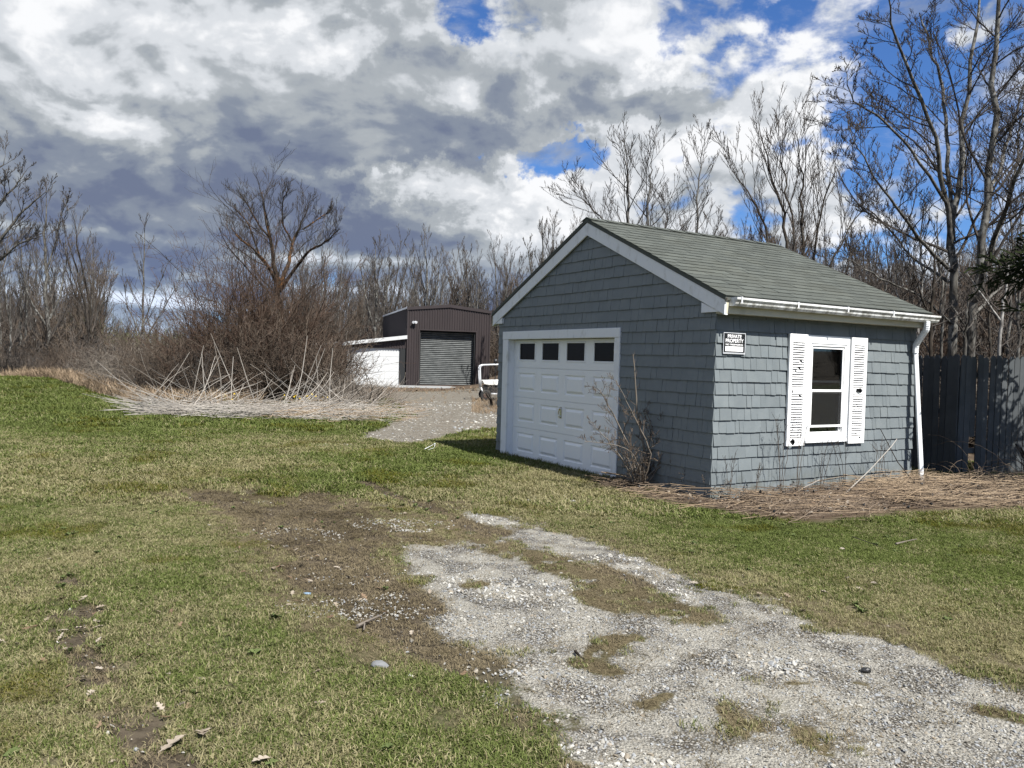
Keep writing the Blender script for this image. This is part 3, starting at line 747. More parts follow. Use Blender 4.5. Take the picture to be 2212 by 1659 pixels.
for k in range(13):
    x0 = -OG - .02 + k * .305; w = .30
    cm = MB().add([(x0, W / 2 - .13, HA - .035), (x0 + w, W / 2 - .13, HA - .047), (x0 + w, W / 2, HA + .010), (x0, W / 2, HA + .015), (x0, W / 2 + .13, HA - .035), (x0 + w, W / 2 + .13, HA - .047),
                   (x0, W / 2 - .13, HA - .05), (x0, W / 2, HA + .006), (x0, W / 2 + .13, HA - .05)], [(0, 1, 2, 3), (3, 2, 5, 4), (6, 0, 3, 7), (7, 3, 4, 8)])
    cm.build('ridge_cap', M['roof'], roof)
# barge boards, returns, fascia, soffit
def rake(ya, yb, nm='rake_board'):
    za, zb = roof_z(ya), roof_z(yb); t0, t1 = .065, .245
    MB().prism([(ya, za - t0), (yb, zb - t0), (yb, zb - t1), (ya, za - t1 + .01)], 'x', -OG, -OG + .024).build(nm, M['white_old'], garage, bevel=.002)
rake(-OE, W / 2 - .0015); rake(W + OE, W / 2 + .0015)
MB().box(-OG - .002, .0, -OE - .01, W / 2, 0, .001)
for sgn in (0, 1):
    ya = -OE + .002 if not sgn else W + OE - .002; yb = .205 if not sgn else 4.985
    MB().prism([(ya, 2.236), (yb, 2.236), (yb, roof_z(yb) - .25), (ya, roof_z(ya) - .235)], 'x', -OG + .006, .0).build('eave_return', M['white_old'], garage)
for s_ in (1, -1):                                             # drip edge: thin dark line under the shingles along the rakes
    ya = -OE - .03 if s_ == 1 else W + OE + .03
    MB().prism([(ya, roof_z(ya) - .03), (W / 2, HA - .03), (W / 2, HA - .064), (ya, roof_z(ya) - .064)], 'x', -OG - .004, -OG + .02).build('rake_edge', M['wood_raw'], garage)
MB().box(-OG + .024, L + .04, -OE, -OE + .022, 2.215, 2.40).build('fascia', M['cream'], garage)
MB().box(-OG + .026, L + .03, -OE + .022, -.016, 2.218, 2.232).build('soffit', M['cream'], garage)
MB().box(-OG - .001, -OG + .024, -OE - .002, -OE + .02, 2.2, 2.36).build('fascia', M['white_old'], garage)
MB().box(-OG, L + .04, W + OE - .022, W + OE, 2.215, 2.40).build('fascia', M['cream'], garage)
MB().box(.0, L + .03, W + .016, W + OE - .022, 2.218, 2.232).build('soffit', M['cream'], garage)
# gutter: an open K-profile trough
prof = [(-OE - .003, 2.395), (-OE - .003, 2.300), (-OE - .075, 2.298), (-OE - .095, 2.325), (-OE - .100, 2.345), (-OE - .122, 2.372), (-OE - .124, 2.396), (-OE - .112, 2.398)]
def trough(x0, x1, name, mat, z=0):
    t = .003; m = MB()
    inner = [(p[0] + (t if i > 1 else -0.0), p[1] + t) for i, p in enumerate(prof)]
    n = len(prof)
    vs = [(x0, p[0], p[1]) for p in prof] + [(x1, p[0], p[1] + z) for p in prof]
    m.add(vs, [(i, i + 1, n + i + 1, n + i) for i in range(n - 1)])
    return m
gm_ = trough(.02, L + .10, 'gutter', None, -.012)
gme = gm_.mesh('gutter'); gut = link('gutter', gme, garage, M['gutter']); md = gut.modifiers.new('thickness', 'SOLIDIFY'); md.thickness = .003
for x_ in (.019, L + .101):
    MB().prism([(p[0], p[1] - (.012 if x_ > 1 else 0)) for p in prof], 'x', x_ - .003, x_ + .003).build('end_cap', M['gutter'], gut)
for x_ in (.075, 1.02, 1.94, 2.86):
    MB().box(x_, x_ + .022, -OE - .129, -OE + .0, 2.399 - .003 * x_, 2.404 - .003 * x_).box(x_, x_ + .022, -OE - .131, -OE - .127, 2.33, 2.404 - .003 * x_).build('gutter_strap', M['silver'], gut)
# downspout
dsp = MB()
dpts = [(3.70, -OE - .065, 2.30), (3.70, -OE - .065, 2.24), (3.705, -OE - .055, 2.185), (3.715, -.17, 2.11), (3.725, -.115, 2.04), (3.728, -.078, 1.985), (3.73, -.068, 1.92), (3.73, -.07, 1.87)]
fine_pts = []
for i in range(len(dpts) - 1):
    for t in np.linspace(0, 1, 5, endpoint=False): fine_pts.append(tuple(np.array(dpts[i]) * (1 - t) + np.array(dpts[i + 1]) * t))
fine_pts.append(dpts[-1])
rad = [.052 + (.003 if i % 2 else 0) for i in range(len(fine_pts))]
elb = MB().tube(fine_pts, rad, 8, True, .75).build('elbow', M['white'], None, smooth=False)
ds = MB().tube([(3.73, -.07, 1.90), (3.735, -.155, .95), (3.725, -.255, -.03)], .050, 4, True, .78).build('downspout', M['white'], garage, bevel=.006)
elb.parent = ds

# window
wn = MB()
wn.box(WX0 - .087, WX0, -.034, .0, .665, 2.035).box(WX1, WX1 + .052, -.034, .0, .665, 2.035).box(WX0, WX1, -.034, .0, WZ1, 2.035).box(WX0, WX1, -.034, .0, .665, WZ0)
window = wn.build('window', M['white'], garage, bevel=.002)
MB().box(WX0 - .06, WX1 + .04, -.052, -.0345, .665, .70).build('sill', M['white'], window, bevel=.003)
f_ = MB(); a0, a1 = WX0 + .001, WX1 - .001
f_.box(a0, a0 + .03, -.026, .05, WZ0 + .001, WZ1 - .001).box(a1 - .03, a1, -.026, .05, WZ0 + .001, WZ1 - .001).box(a0 + .03, a1 - .03, -.026, .05, WZ1 - .03, WZ1 - .001).box(a0 + .03, a1 - .03, -.026, .05, WZ0 + .001, WZ0 + .03)
f_.build('frame', M['vinyl'], window, bevel=.002)
def sash(z0, z1, y, tb):
    b0, b1 = a0 + .031, a1 - .031; m = MB()
    m.box(b0, b0 + .028, y, y + .018, z0, z1).box(b1 - .028, b1, y, y + .018, z0, z1).box(b0 + .028, b1 - .028, y, y + .018, z1 - tb, z1).box(b0 + .028, b1 - .028, y, y + .018, z0, z0 + tb)
    s_ = m.build('sash', M['vinyl'], window, bevel=.0015)
    return s_, (b0 + .028, b1 - .028)
sash(1.30, WZ1 - .032, -.012, .030)
sash(.86, 1.345, -.020, .028)
sash(WZ0 + .032, 1.46, .014, .026)
MB().box(a0 + .06, a1 - .06, -.006, -.003, 1.32, WZ1 - .05).build('pane', M['glass'], window)
MB().box(a0 + .06, a1 - .06, .022, .025, WZ0 + .05, 1.44).build('pane', M['glass'], window)
MB().box(a0 + .06, a1 - .06, -.0135, -.0125, .87, 1.33).build('screen', M['screen'], window)

# louvred shutters, split and holed plastic
def shutter(x0, x1, holes_, seed):
    r = random.Random(seed); z0, z1 = .637, 2.037; w = x1 - x0; yb, yf = -.052, -.020
    stile = .055
    m = MB(); m.box(x0, x0 + stile, yb, yf, z0, z1).box(x1 - stile, x1, yb, yf, z0, z1).box(x0 + stile, x1 - stile, yb, yf, z1 - .105, z1)
    s = m.build('shutter', M['vinyl'], garage, bevel=.002)
    def holed(za, zb, holes):
        outer = [(x0 + stile, za), (x1 - stile, za), (x1 - stile, zb), (x0 + stile, zb)]
        polys = [[Vector((p[0], p[1], 0)) for p in outer]] + [[Vector((p[0], p[1], 0)) for p in h][::-1] for h in holes]
        flat = [v for pl in polys for v in pl]; tris = tessellate_polygon(polys)
        mm = MB(); mm.add([(v.x, yb + .004, v.y) for v in flat], [tuple(t) for t in tris])
        o = mm.build('rail', M['vinyl'], s); md_ = o.modifiers.new('t', 'SOLIDIFY'); md_.thickness = .004
    def ragged(cx, cz, rx, rz_, n=11):
        return [(cx + rx * math.cos(t) * r.uniform(.6, 1.1), cz + rz_ * math.sin(t) * r.uniform(.6, 1.1)) for t in np.linspace(0, 2 * math.pi, n, endpoint=False)]
    zm0, zm1 = 1.285, 1.375
    holed(z0, z0 + .10, [ragged(x0 + w * .36, z0 + .052, .05, .045)] if holes_ == 0 else [ragged(x1 - stile - .035, z0 + .075, .02, .015)])
    holed(zm0, zm1, [ragged(x0 + stile + .012 + .012, zm0 + .03, .014, .024)] if holes_ == 0 else [ragged(x0 + w * .58, zm0 + .046, .085, .042)])
    MB().box(x0 + .012, x1 - .012, yf + .002, yf + .006, z0 + .01, z1 - .01).build('shade_backing', M['darkhole'], s)  # added dark plate, stands in for the shadow inside the shutter
    # louvres
    def slat_mesh(seed2):
        q = random.Random(seed2); wl = w - 2 * stile + .004
        mm = MB(); 
        cuts = [(0, wl)]
        if q.random() < .55:
            c_ = q.uniform(.1, .85) * wl; cuts = [(0, c_), (min(wl, c_ + q.uniform(.012, .05)), wl)]
        if seed2 == 0: cuts = [(0, wl)]
        for p, q_ in cuts:
            if q_ - p > .004: mm.add([(p, -.030, -.006), (q_, -.030, -.006), (q_, -.008, .013), (p, -.008, .013), (p, -.028, -.009), (q_, -.028, -.009), (q_, -.006, .010), (p, -.006, .010)],
                   [(0, 1, 2, 3), (7, 6, 5, 4), (0, 4, 5, 1), (1, 5, 6, 2), (2, 6, 7, 3), (3, 7, 4, 0)])
        me = mm.mesh('slat'); me.materials.append(M['vinyl']); return me
    whole = slat_mesh(0); broken = [slat_mesh(seed * 10 + i + 1) for i in range(6)]
    def slats(za, zb, n, pb):
        for i in range(n):
            z = za + (i + .5) * (zb - za) / n
            ob = bpy.data.objects.new('slat', broken[r.randrange(6)] if r.random() < pb(z) else whole); COL.objects.link(ob); ob.parent = s
            ob.location = (x0 + stile - .002, -.020, z)
    slats(z0 + .102, zm0 - .002, 17, lambda z: .30 if holes_ == 0 else .25)
    slats(zm1 + .002, z1 - .107, 18, lambda z: .12)
    for zz in (z0 + .07, zm0 + .02, z1 - .2):
        for xx in (x0 + .02, x1 - .02): MB().box(xx - .005, xx + .005, yb - .004, yb, zz - .005, zz + .005).build('screw', M['silver'], s)
    return s
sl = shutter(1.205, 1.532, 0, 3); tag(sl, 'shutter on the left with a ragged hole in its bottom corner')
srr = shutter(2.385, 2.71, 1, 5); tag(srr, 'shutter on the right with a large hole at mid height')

# overhead door
tr = MB(); tr.box(-.028, .0, DY0 - .12, DY0, -.1, DZ1 - .001).box(-.028, .0, DY1, DY1 + .18, -.1, DZ1 - .001).box(-.034, .0, DY0 - .122, DY1 + .182, DZ1, 2.096)
frame_ = tr.build('door_frame', M['white_old'], garage, bevel=.003)
MB().box(.0, .13, DY0 - .02, DY0 + .002, -.1, DZ1).box(.0, .13, DY1 - .002, DY1 + .02, -.1, DZ1).box(.0, .13, DY0 + .002, DY1 - .002, DZ1 - .002, DZ1 + .02).build('jamb', M['white'], frame_)
XD = .10; dz = [(0.005, .503), (.507, 1.003), (1.007, 1.496), (1.50, 1.955)]
d0, d1 = DY0 + .003, DY1 - .003
cols = [(2.043, 2.515), (2.746, 3.218), (3.434, 3.910), (4.130, 4.610)]; cols = [(a - .02, b_ + .02) for a, b_ in cols]
door = MB().box(XD + .022, XD + .045, d0, d1, .006, 1.954).build('garage_door', M['door'], garage)
for si, (z0, z1) in enumerate(dz):
    if si < 3: pz0, pz1 = z0 + .10, z1 - .085
    else: pz0, pz1 = 1.610, 1.92
    m = MB(); m.box(XD, XD + .0215, d0, d1, z0, pz0).box(XD, XD + .0215, d0, d1, pz1, z1)
    ed = [d0] + [v for c_ in cols for v in c_] + [d1]
    for i in range(0, len(ed), 2): m.box(XD, XD + .0215, ed[i], ed[i + 1], pz0, pz1)
    sec = m.build('door_section', M['door'], door)
    for ca, cb in cols:
        if si < 3:
            def ring(ins, x): return [(x, ca + ins, pz0 + ins), (x, cb - ins, pz0 + ins), (x, cb - ins, pz1 - ins), (x, ca + ins, pz1 - ins)]
            rg = [ring(.0, XD), ring(.014, XD + .013), ring(.028, XD + .013), ring(.062, XD - .006)]
            vs = [v for q in rg for v in q]; fs = []
            for k in range(3):
                for j in range(4): fs.append((k * 4 + j, k * 4 + (j + 1) % 4, k * 4 + 4 + (j + 1) % 4, k * 4 + 4 + j))
            fs.append((12, 13, 14, 15)); MB().add(vs, fs).build('door_panel', M['door'], sec)
        else:
            mm = MB(); a_, b_ = ca + .001, cb - .001; q0, q1 = pz0 + .001, pz1 - .001; t = .022
            mm.box(XD - .007, XD + .02, a_, a_ + t, q0, q1).box(XD - .007, XD + .02, b_ - t, b_, q0, q1).box(XD - .007, XD + .02, a_ + t, b_ - t, q0, q0 + t).box(XD - .007, XD + .02, a_ + t, b_ - t, q1 - t, q1)
            mm.build('window_frame', M['door'], sec, bevel=.002)
            MB().box(XD + .008, XD + .012, a_ + t, b_ - t, q0 + t, q1 - t).build('pane', M['glass_dark'], sec)
hd = MB().tube([(XD - .012, 3.33, .875), (XD - .022, 3.33, .90), (XD - .022, 3.335, .895)], .024, 10).tube([(XD - .03, 3.33, .885), (XD - .035, 3.345, .84), (XD - .035, 3.352, .80)], .008, 6)
hd.tube([(XD - .004, 3.34, .768), (XD - .03, 3.34, .768)], .017, 10).box(XD - .004, XD, 3.31, 3.36, .74, .92)
hd.build('handle', M['chrome'], door)

# sign on the corner shingles
sx0, sx1, sz0, sz1 = .088, .445, 1.757, 2.005
sg = empty('no_trespassing_sign', garage_pt(((sx0 + sx1) / 2, -.03, sz0)), garage.rotation_euler[2])
tag(sg, 'small black and white private property sign on the shingles near the corner', 'sign')
cx = (sx0 + sx1) / 2; w2, h = (sx1 - sx0) / 2, sz1 - sz0
MB().box(-w2, w2, 0, .004, 0, h).build('board', M['print_black'], sg, bevel=.001)
MB().box(-w2 + .022, w2 - .022, -.003, -.0005, .022, h - .016).build('black_face', M['print_black'], sg)
MB().box(-w2 + .034, w2 - .034, -.005, -.0035, .030, .088).build('blank_box', M['print_white'], sg)
for x0_, x1_, z0_, z1_ in ((-w2, w2, 0, .006), (-w2, w2, h - .006, h), (-w2, -w2 + .005, .006, h - .006), (w2 - .006, w2, .006, h - .006), (-w2 + .01, w2 - .01, .010, .015)):
    MB().box(x0_, x1_, -.008, -.0005, z0_, z1_).build('rim', M['silver'], sg)
def lettering(txt, size, zc_, width, bold):
    c_ = bpy.data.curves.new('lettering', 'FONT'); c_.body = txt; c_.size = size; c_.align_x = 'CENTER'; c_.align_y = 'CENTER'; c_.extrude = .0006; c_.offset = bold
    o = bpy.data.objects.new('lettering', c_); COL.objects.link(o); o.data.materials.append(M['print_white'])
    bpy.context.view_layer.update(); me = bpy.data.meshes.new_from_object(o); bpy.data.objects.remove(o)
    o = link('lettering', me, sg); wd = max(v.co.x for v in me.vertices) - min(v.co.x for v in me.vertices)
    o.scale = (width / wd, 1, 1); o.rotation_euler = (math.pi / 2, 0, 0); o.location = (0, -.0045, zc_)
lettering('PRIVATE', .058, .204, .225, .0011); lettering('PROPERTY', .060, .152, .290, .0011); lettering('NO TRESPASSING', .024, .108, .280, .0007)

# ------------------------------------------------------------------ steel shed behind the yard
c0 = np.array(at_depth(877.5, 834.5, 47.0)); BX, BY = c0[0], c0[1]; BANG = math.atan2(.29, .957)
BZ = float(c0[2])
shed = empty('steel_shed', (BX, BY, BZ), BANG); tag(shed, 'dark brown corrugated steel shed with a tall roller door, beyond the gravel yard', 'shed')
SW_, SL_, EH, AH = 5.05, 10.8, 4.62, 4.86
def corrugated(name, w, zfun_lo, zfun_hi, mat, parent, y=0.0, pitch=.155, depth=.03, along='x', x0=0.0, holes=()):
    """ribbed cladding in the plane of the facade; zfun give its lower and upper edge"""
    xs = []; k = 0
    n = int(round(w / pitch))
    for i in range(n):
        b_ = x0 + i * w / n; p = w / n
        xs += [(b_ + .0, 0), (b_ + p * .5, 0), (b_ + p * .62, 1), (b_ + p * .88, 1)]
    xs.append((x0 + w, 0)); m = MB()
    for i in range(len(xs) - 1):
        (xa, da), (xb, db) = xs[i], xs[i + 1]
        pa = (xa, y - da * depth); pb = (xb, y - db * depth)
        if along == 'y': pa, pb = (y - da * depth, xa), (y - db * depth, xb)
        m.add([(pa[0], pa[1], zfun_lo((xa + xb) / 2)), (pb[0], pb[1], zfun_lo((xa + xb) / 2)), (pb[0], pb[1], zfun_hi(xb)), (pa[0], pa[1], zfun_hi(xa))], [(0, 1, 2, 3)])
    return m.build(name, mat, parent)
RX0, RX1, RZ = .74, 4.18, 3.36
def gab(x): return EH + (AH - EH) * (1 - abs(x - SW_ / 2) / (SW_ / 2))
front = corrugated('wall', SW_, lambda x: RZ if RX0 < x < RX1 else 0.0, lambda x: gab(x) - .02, M['steel'], shed)
MB().box(0, RX0, .002, .06, 0, EH).box(RX1, SW_, .002, .06, 0, EH).box(RX0, RX1, .002, .06, RZ, EH).build('wall_lining', M['steel'], shed)
corrugated('wall', SL_, lambda x: 0, lambda x: EH - .02, M['steel'], shed, y=0, along='y')
MB().box(SW_ - .02, SW_, .07, SL_, 0, EH).box(0.02, SW_ - .02, SL_ - .05, SL_, 0, EH).build('wall', M['steel'], shed)
MB().prism([(-.06, EH), (SW_ / 2, AH + .02), (SW_ + .06, EH), (SW_ + .06, EH + .07), (SW_ / 2, AH + .10), (-.06, EH + .07)], 'y', -.05, SL_ + .05).build('roof', M['steel'], shed)
MB().prism([(-.07, EH - .10), (SW_ / 2, AH - .08), (SW_ + .07, EH - .10), (SW_ + .07, EH + .075), (SW_ / 2, AH + .105), (-.07, EH + .075)], 'y', -.075, -.052).build('roof_trim', M['steel'], shed)
MB().box(-.08, -.062, -.05, SL_, EH - .02, EH + .085).build('gutter', M['silver'], shed)
for a, b_, z0, z1 in ((-.03, .04, 0, EH - .02), (SW_ - .04, SW_ + .03, 0, EH - .02), (RX0 - .06, RX0, 0, RZ), (RX1, RX1 + .06, 0, RZ), (RX0 - .06, RX1 + .06, RZ, RZ + .07)):
    MB().box(a, b_, -.045, .0, z0, z1).build('corner_trim', M['steel'], shed)
rd = MB().box(RX0, RX0 + .08, .06, .42, 0, RZ).box(RX1 - .08, RX1, .06, .42, 0, RZ).box(RX0, RX1, .06, .5, RZ, RZ + .02).build('roller_door', M['darkhole'], shed)  # recess shade put into near-black colour, here and behind the slats
sm = MB(); zs = [(0, .02), (.25, -.012), (.5, -.025), (.75, -.012), (.98, .02)]
n_ = len(zs); sm.add([(RX0 + .08, y_, z_ * .115) for z_, y_ in zs] + [(RX1 - .08, y_, z_ * .115) for z_, y_ in zs], [(i, i + n_, i + n_ + 1, i + 1) for i in range(n_ - 1)])
sme = sm.mesh('slat'); sme.materials.append(M['roll'])
for i in range(28):
    o = bpy.data.objects.new('slat', sme); COL.objects.link(o); o.parent = rd; o.location = (0, .36, .09 + i * .115)
MB().box(RX0 + .08, RX1 - .08, .33, .36, .02, .09).build('bottom_rail', M['rust'], rd)
MB().box(RX0 + .1, RX1 - .1, .42, .44, .02, RZ).build('shade_backing', M['darkhole'], rd)
fl = MB().box(.33, .43, -.10, -.035, 3.55, 3.75).build('floodlight', M['black'], shed)
MB().tube([(.34, -.12, 3.84), (.30, -.24, 3.80)], [.05, .085], 10).build('lamp', M['silver'], fl); MB().tube([(.42, -.12, 3.84), (.47, -.24, 3.80)], [.05, .085], 10).build('lamp', M['silver'], fl)
# lean-to on its left side
lt = empty('lean_to', (BX, BY, BZ), BANG); tag(lt, 'low lean-to with white roof edge and wide white door beside the steel shed', 'lean-to')
LX = -3.6
def ltz(x): return 3.02 + (x - 0) * .138
corrugated('wall', 3.45, lambda x: 2.24, lambda x: ltz(x) - .15, M['steel'], lt, y=.10, x0=-3.5)
MB().box(-.40, -.05, .10, .16, 0, 2.24).build('post', M['darkhole'], lt)  # near-black strip drawn for the shaded gap beside the door
MB().box(-3.5, -.42, .20, .23, 0.02, 2.23).build('door', M['white_far'], lt)
for i in range(1, 5): MB().box(-3.5, -.42, .192, .199, 2.2 * i / 5 - .012, 2.2 * i / 5).build('door_rib', M['white_far'], lt)
MB().prism([(LX - .1, ltz(LX - .1)), (-.04, ltz(-.04)), (-.04, ltz(-.04) - .19), (LX - .1, ltz(LX - .1) - .19)], 'y', -.16, 7.5).build('roof', M['silver'], lt)
MB().prism([(LX - .12, ltz(LX - .1) + .01), (-.036, ltz(-.04) + .01), (-.036, ltz(-.04) - .2), (LX - .12, ltz(LX - .1) - .2)], 'y', -.19, -.162).build('roof_trim', M['white_far'], lt)
MB().box(LX + .05, LX + .1, .2, 7.3, 0, 2.3).build('wall', M['steel'], lt)
MB().box(-3.6, -.05, 7.3, 7.35, 0, 2.4).build('wall', M['darkhole'], lt)
# open canopy further left
cp = empty('open_canopy', (BX - 4.2, BY - .2, BZ), BANG); tag(cp, 'open dark canopy with a thin pale roof edge, left end of the steel buildings', 'canopy')
MB().prism([(-1.35, 2.28), (.1, 2.45), (.1, 2.52), (-1.35, 2.35)], 'y', 0, 3.5).build('roof', M['silver'], cp)
for x_, y_ in ((-.9, .1), (-.05, .1), (-.9, 3.3), (-.05, 3.3)): MB().box(x_ - .06, x_ + .06, y_ - .06, y_ + .06, 0, 2.28).build('post', M['rust'], cp)
MB().box(-1.0, .0, 3.38, 3.42, 0, 2.25).build('shade_sheet', M['darkhole'], cp)  # near-black sheet added for the shade beneath the canopy roof
# concrete apron in front of the doors
pad = MB().box(-3.7, SW_ + .3, -3.6, .05, -.25, .06).build('apron', M['concrete'], None)
pad.location = (BX, BY, BZ); pad.rotation_euler = (0, 0, BANG); tag(pad, kind='structure')

# ------------------------------------------------------------------ golf cart behind the garage corner
q = at_depth(1036, 862, 31.0); gz = float(ground_z(q[0], q[1])); 
cart = empty('golf_cart', (q[0], q[1], gz), R(6)); tag(cart, 'small open golf cart with white body and pale tube frame, half hidden behind the garage', 'golf cart')
# local x to the right (length), z up
bd = MB(); bd.prism([(.10, .80), (2.0, .90), (2.05, .72), (1.9, .64), (.32, .62), (.16, .66)], 'y', .1, 1.1).build('body', M['cart_white'], cart, bevel=.02)
MB().prism([(.16, .28), (2.2, .28), (2.2, .63), (.30, .61), (.16, .60)], 'y', .16, 1.04).build('chassis', M['black'], cart, bevel=.01)
MB().box(.45, 2.0, .0, .05, .27, .32).build('side_rail', M['silver'], cart, bevel=.005)
hoop = [(.05, .12, .50), (.02, .12, .9), (.0, .12, 1.28), (.03, .12, 1.37), (.12, .12, 1.41), (1.2, .12, 1.47), (1.9, .12, 1.50)]
MB().tube(hoop, .026, 8).tube([(p[0], 1.08, p[2]) for p in hoop], .026, 8).tube([(0.0, .12, 1.25), (0.0, 1.08, 1.25)], .024, 6).tube([(.05, .12, .50), (.05, 1.08, .50)], .024, 6).tube([(.14, .12, .3), (.05, .12, .52)], .03, 6).build('frame', M['silver'], cart, smooth=True)
MB().box(.95, 1.6, .18, 1.02, .86, .98).build('seat', M['black'], cart, bevel=.03)
for yy in (.38, .85): MB().tube([(.62 if yy < .5 else 1.35, yy, .84), (.62 if yy < .5 else 1.35, yy, 1.62)], .022, 6).build('headrest_post', M['black'], cart); MB().tube([(.62 if yy < .5 else 1.35, yy, 1.48), (.62 if yy < .5 else 1.35, yy, 1.66)], [.085, .07], 8).build('headrest', M['black'], cart, smooth=True)
for x_, y_ in ((.24, .08), (.24, 1.12), (1.85, .08), (1.85, 1.12)):
    wv_ = MB().tube([(x_, y_ - .09, .215), (x_, y_ - .07, .215), (x_, y_ + .07, .215), (x_, y_ + .09, .215)], [.19, .215, .215, .19], 20).build('wheel', M['tyre'], cart, smooth=False)
    MB().tube([(x_, y_ - .10, .215), (x_, y_ - .088, .215)], [.09, .11], 14).build('rim', M['rust'], wv_)

# ------------------------------------------------------------------ picket fence right of the garage
def fence_line(name, A_, B_, label, seed, pw=.108, htop=1.9, gap=.006, hole=None, rails=True):
    r = random.Random(seed); A_ = Vector(A_); B_ = Vector(B_); L_ = (B_ - A_).length; d = (B_ - A_).normalized(); nrm = Vector((d.y, -d.x))
    if nrm.y > 0: nrm = -nrm
    f = empty(name, (A_.x, A_.y, float(ground_z(A_.x, A_.y))), math.atan2(d.y, d.x)); tag(f, label, 'fence')
    n = int(math.ceil(L_ / pw)); sgn = 1 if nrm.dot(Vector((-d.y, d.x))) > 0 else -1
    def picket(h, w, z0=0.0):
        c_ = w * .3; return [(0, z0), (w, z0), (w, h - .05), (w - c_, h), (c_, h), (0, h - .05)]
    for i in range(n):
        w = pw - gap - r.uniform(0, .006); h = htop + r.uniform(-.025, .02); z0 = r.uniform(.02, .06); y_ = r.uniform(-.004, .004)
        if hole is not None and i == hole: z0 = .62
        m = MB().prism(picket(h, w, z0), 'y', 0, .017).build('picket', M['fence'], f)
        m.location = (i * pw, y_ + sgn * .02, 0); m.rotation_euler = (r.uniform(-.008, .008), r.uniform(-.010, .010), 0)
    if rails:
        for zr in (.4, 1.0, 1.6): MB().box(0, L_, .004, .04, zr - .04, zr + .04).build('rail', M['fence'], f)
        for k in range(int(L_ / 2.4) + 1): MB().box(k * 2.4, k * 2.4 + .09, .042, .13, -.1, 1.75).build('post', M['fence'], f)
    return f
pc = (7.02, 12.45); pl = at_depth(1900, 900, 13.9); pr = at_depth(2560, 900, 13.6)
fence_line('picket_fence', (pl[0], pl[1]), pc, 'short run of dark slate picket fence beside the garage downspout, dappled with sun', 4, pw=.112)
fence_line('picket_fence', pc, (pr[0], pr[1]), 'long dark slate picket fence with sunlit gaps and one broken picket', 5, pw=.116, gap=.012, hole=2)

# ------------------------------------------------------------------ bare trees
ORDN = ['third', 'fourth', 'fifth', 'sixth', 'seventh', 'eighth', 'ninth', 'tenth', 'second']
LV_MID = [dict(per=13, len=.42, spread=.75, up=.35, tmin=.22, n=6, wig=.10), dict(per=8, len=.42, spread=.65, up=.3, tmin=.2, n=5, wig=.14), dict(per=6, len=.45, spread=.6, up=.2, tmin=.15, n=4, wig=.16)]
def V3(px, py, d): return np.array(at_depth(px, py, d))
def rel(pts, base): return [tuple(np.array(p) - np.array(base)) for p in pts]
def guided(name, stems, depth, base_px, levels, mats, label, seed, rmin=.007, cat='tree', sides=(8, 5, 3, 3), n_in_trunk=0, group=None, cap=True):
    """stems: ([(px, py[, extra depth])...], [radii]) drawn at a real distance; first stem starts at the ground"""
    b = at_depth(base_px, 800, depth); bz = float(ground_z(b[0], b[1])); base = np.array([b[0], b[1], bz])
    out = []
    for pts, rad in stems:
        rad = [q * .76 for q in rad]; P_ = []
        for p in pts:
            if p == 'G': P_.append(base + np.array([0, 0, -.1]))
            else: P_.append(V3(p[0], p[1], depth + (p[2] if len(p) > 2 else 0)))
        out.append((rel(P_, base), rad))
    tr_, cr_ = bare_tree(seed, out, levels, rmin, sides)
    T_ = max(p[2] for s in out for p in s[0]); zm = max(g_[0][..., 2].max() for g_ in cr_)
    cap = 1.03 if cap is True else cap
    if cap and zm > T_ * cap:                                     # keep the crown's outline at the height it has
        z0 = .55 * T_; k = (T_ * cap - z0) / (zm - z0)
        for g_ in cr_ + tr_: z = g_[0][..., 2]; g_[0][..., 2] = np.where(z > z0, z0 + (z - z0) * k, z)
    e = tree_object(name, tr_, cr_, M[mats[0]], M[mats[1]], tuple(base), 0, n_in_trunk); tag(e, label, cat, group); return e

# the twin tree behind the fence
LVT = [dict(per=14, len=.36, spread=.85, up=.30, tmin=.30, n=9, wig=.12, rk=.34, tip=.35), dict(per=8, len=.46, spread=.75, up=.42, tmin=.12, n=7, wig=.15, rk=.42, tip=.4), dict(per=6, len=.46, spread=.75, up=.5, tmin=.12, n=5, wig=.18, rk=.5, tip=.5), dict(per=3, len=.5, spread=.7, up=.6, tmin=.2, n=4, wig=.18, tip=.5)]
DT = 19.0
guided('maple_tree', [(['G', (2056, 760), (2053, 600), (2060, 520), (2072, 380, .3), (2090, 200, .5), (2110, 0, .8), (2130, -200, 1)], [.15, .14, .12, .115, .09, .07, .05, .02]),
                     ([(2058, 545), (2040, 420, -.3), (2020, 300, -.7), (1975, 150, -1.0), (1935, 30, -1.3), (1920, -90, -1.6)], [.085, .075, .06, .05, .035, .02]),
                     ([(2060, 520), (2044, 360, .5), (2045, 240, 1), (2035, 120, 1.5), (2010, 40, 2), (1990, -60, 2.2)], [.07, .065, .055, .045, .04, .02]),
                     ([(2053, 585), (1990, 520, -1), (1930, 440, -2), (1870, 350, -2.4), (1835, 280, -2.6)], [.06, .05, .035, .022, .01]),
                     ([(2050, 610), (1970, 555, .5), (1900, 470, 1), (1850, 440, 1.4)], [.05, .035, .025, .01]),
                     ([(2045, 440, -.3), (1975, 330, -1), (1900, 250, -1.5), (1840, 215, -2), (1825, 120, -2)], [.05, .04, .03, .02, .01]),
                     ([(2056, 700), (1990, 640, -1.5), (1900, 600, -2.5), (1820, 555, -3.2)], [.045, .035, .022, .01])],
       DT, 2056, LVT, ('bark', 'twig_dark'), 'tall grey-barked bare tree behind the fence, forking low into many limbs', 101, rmin=.0065)
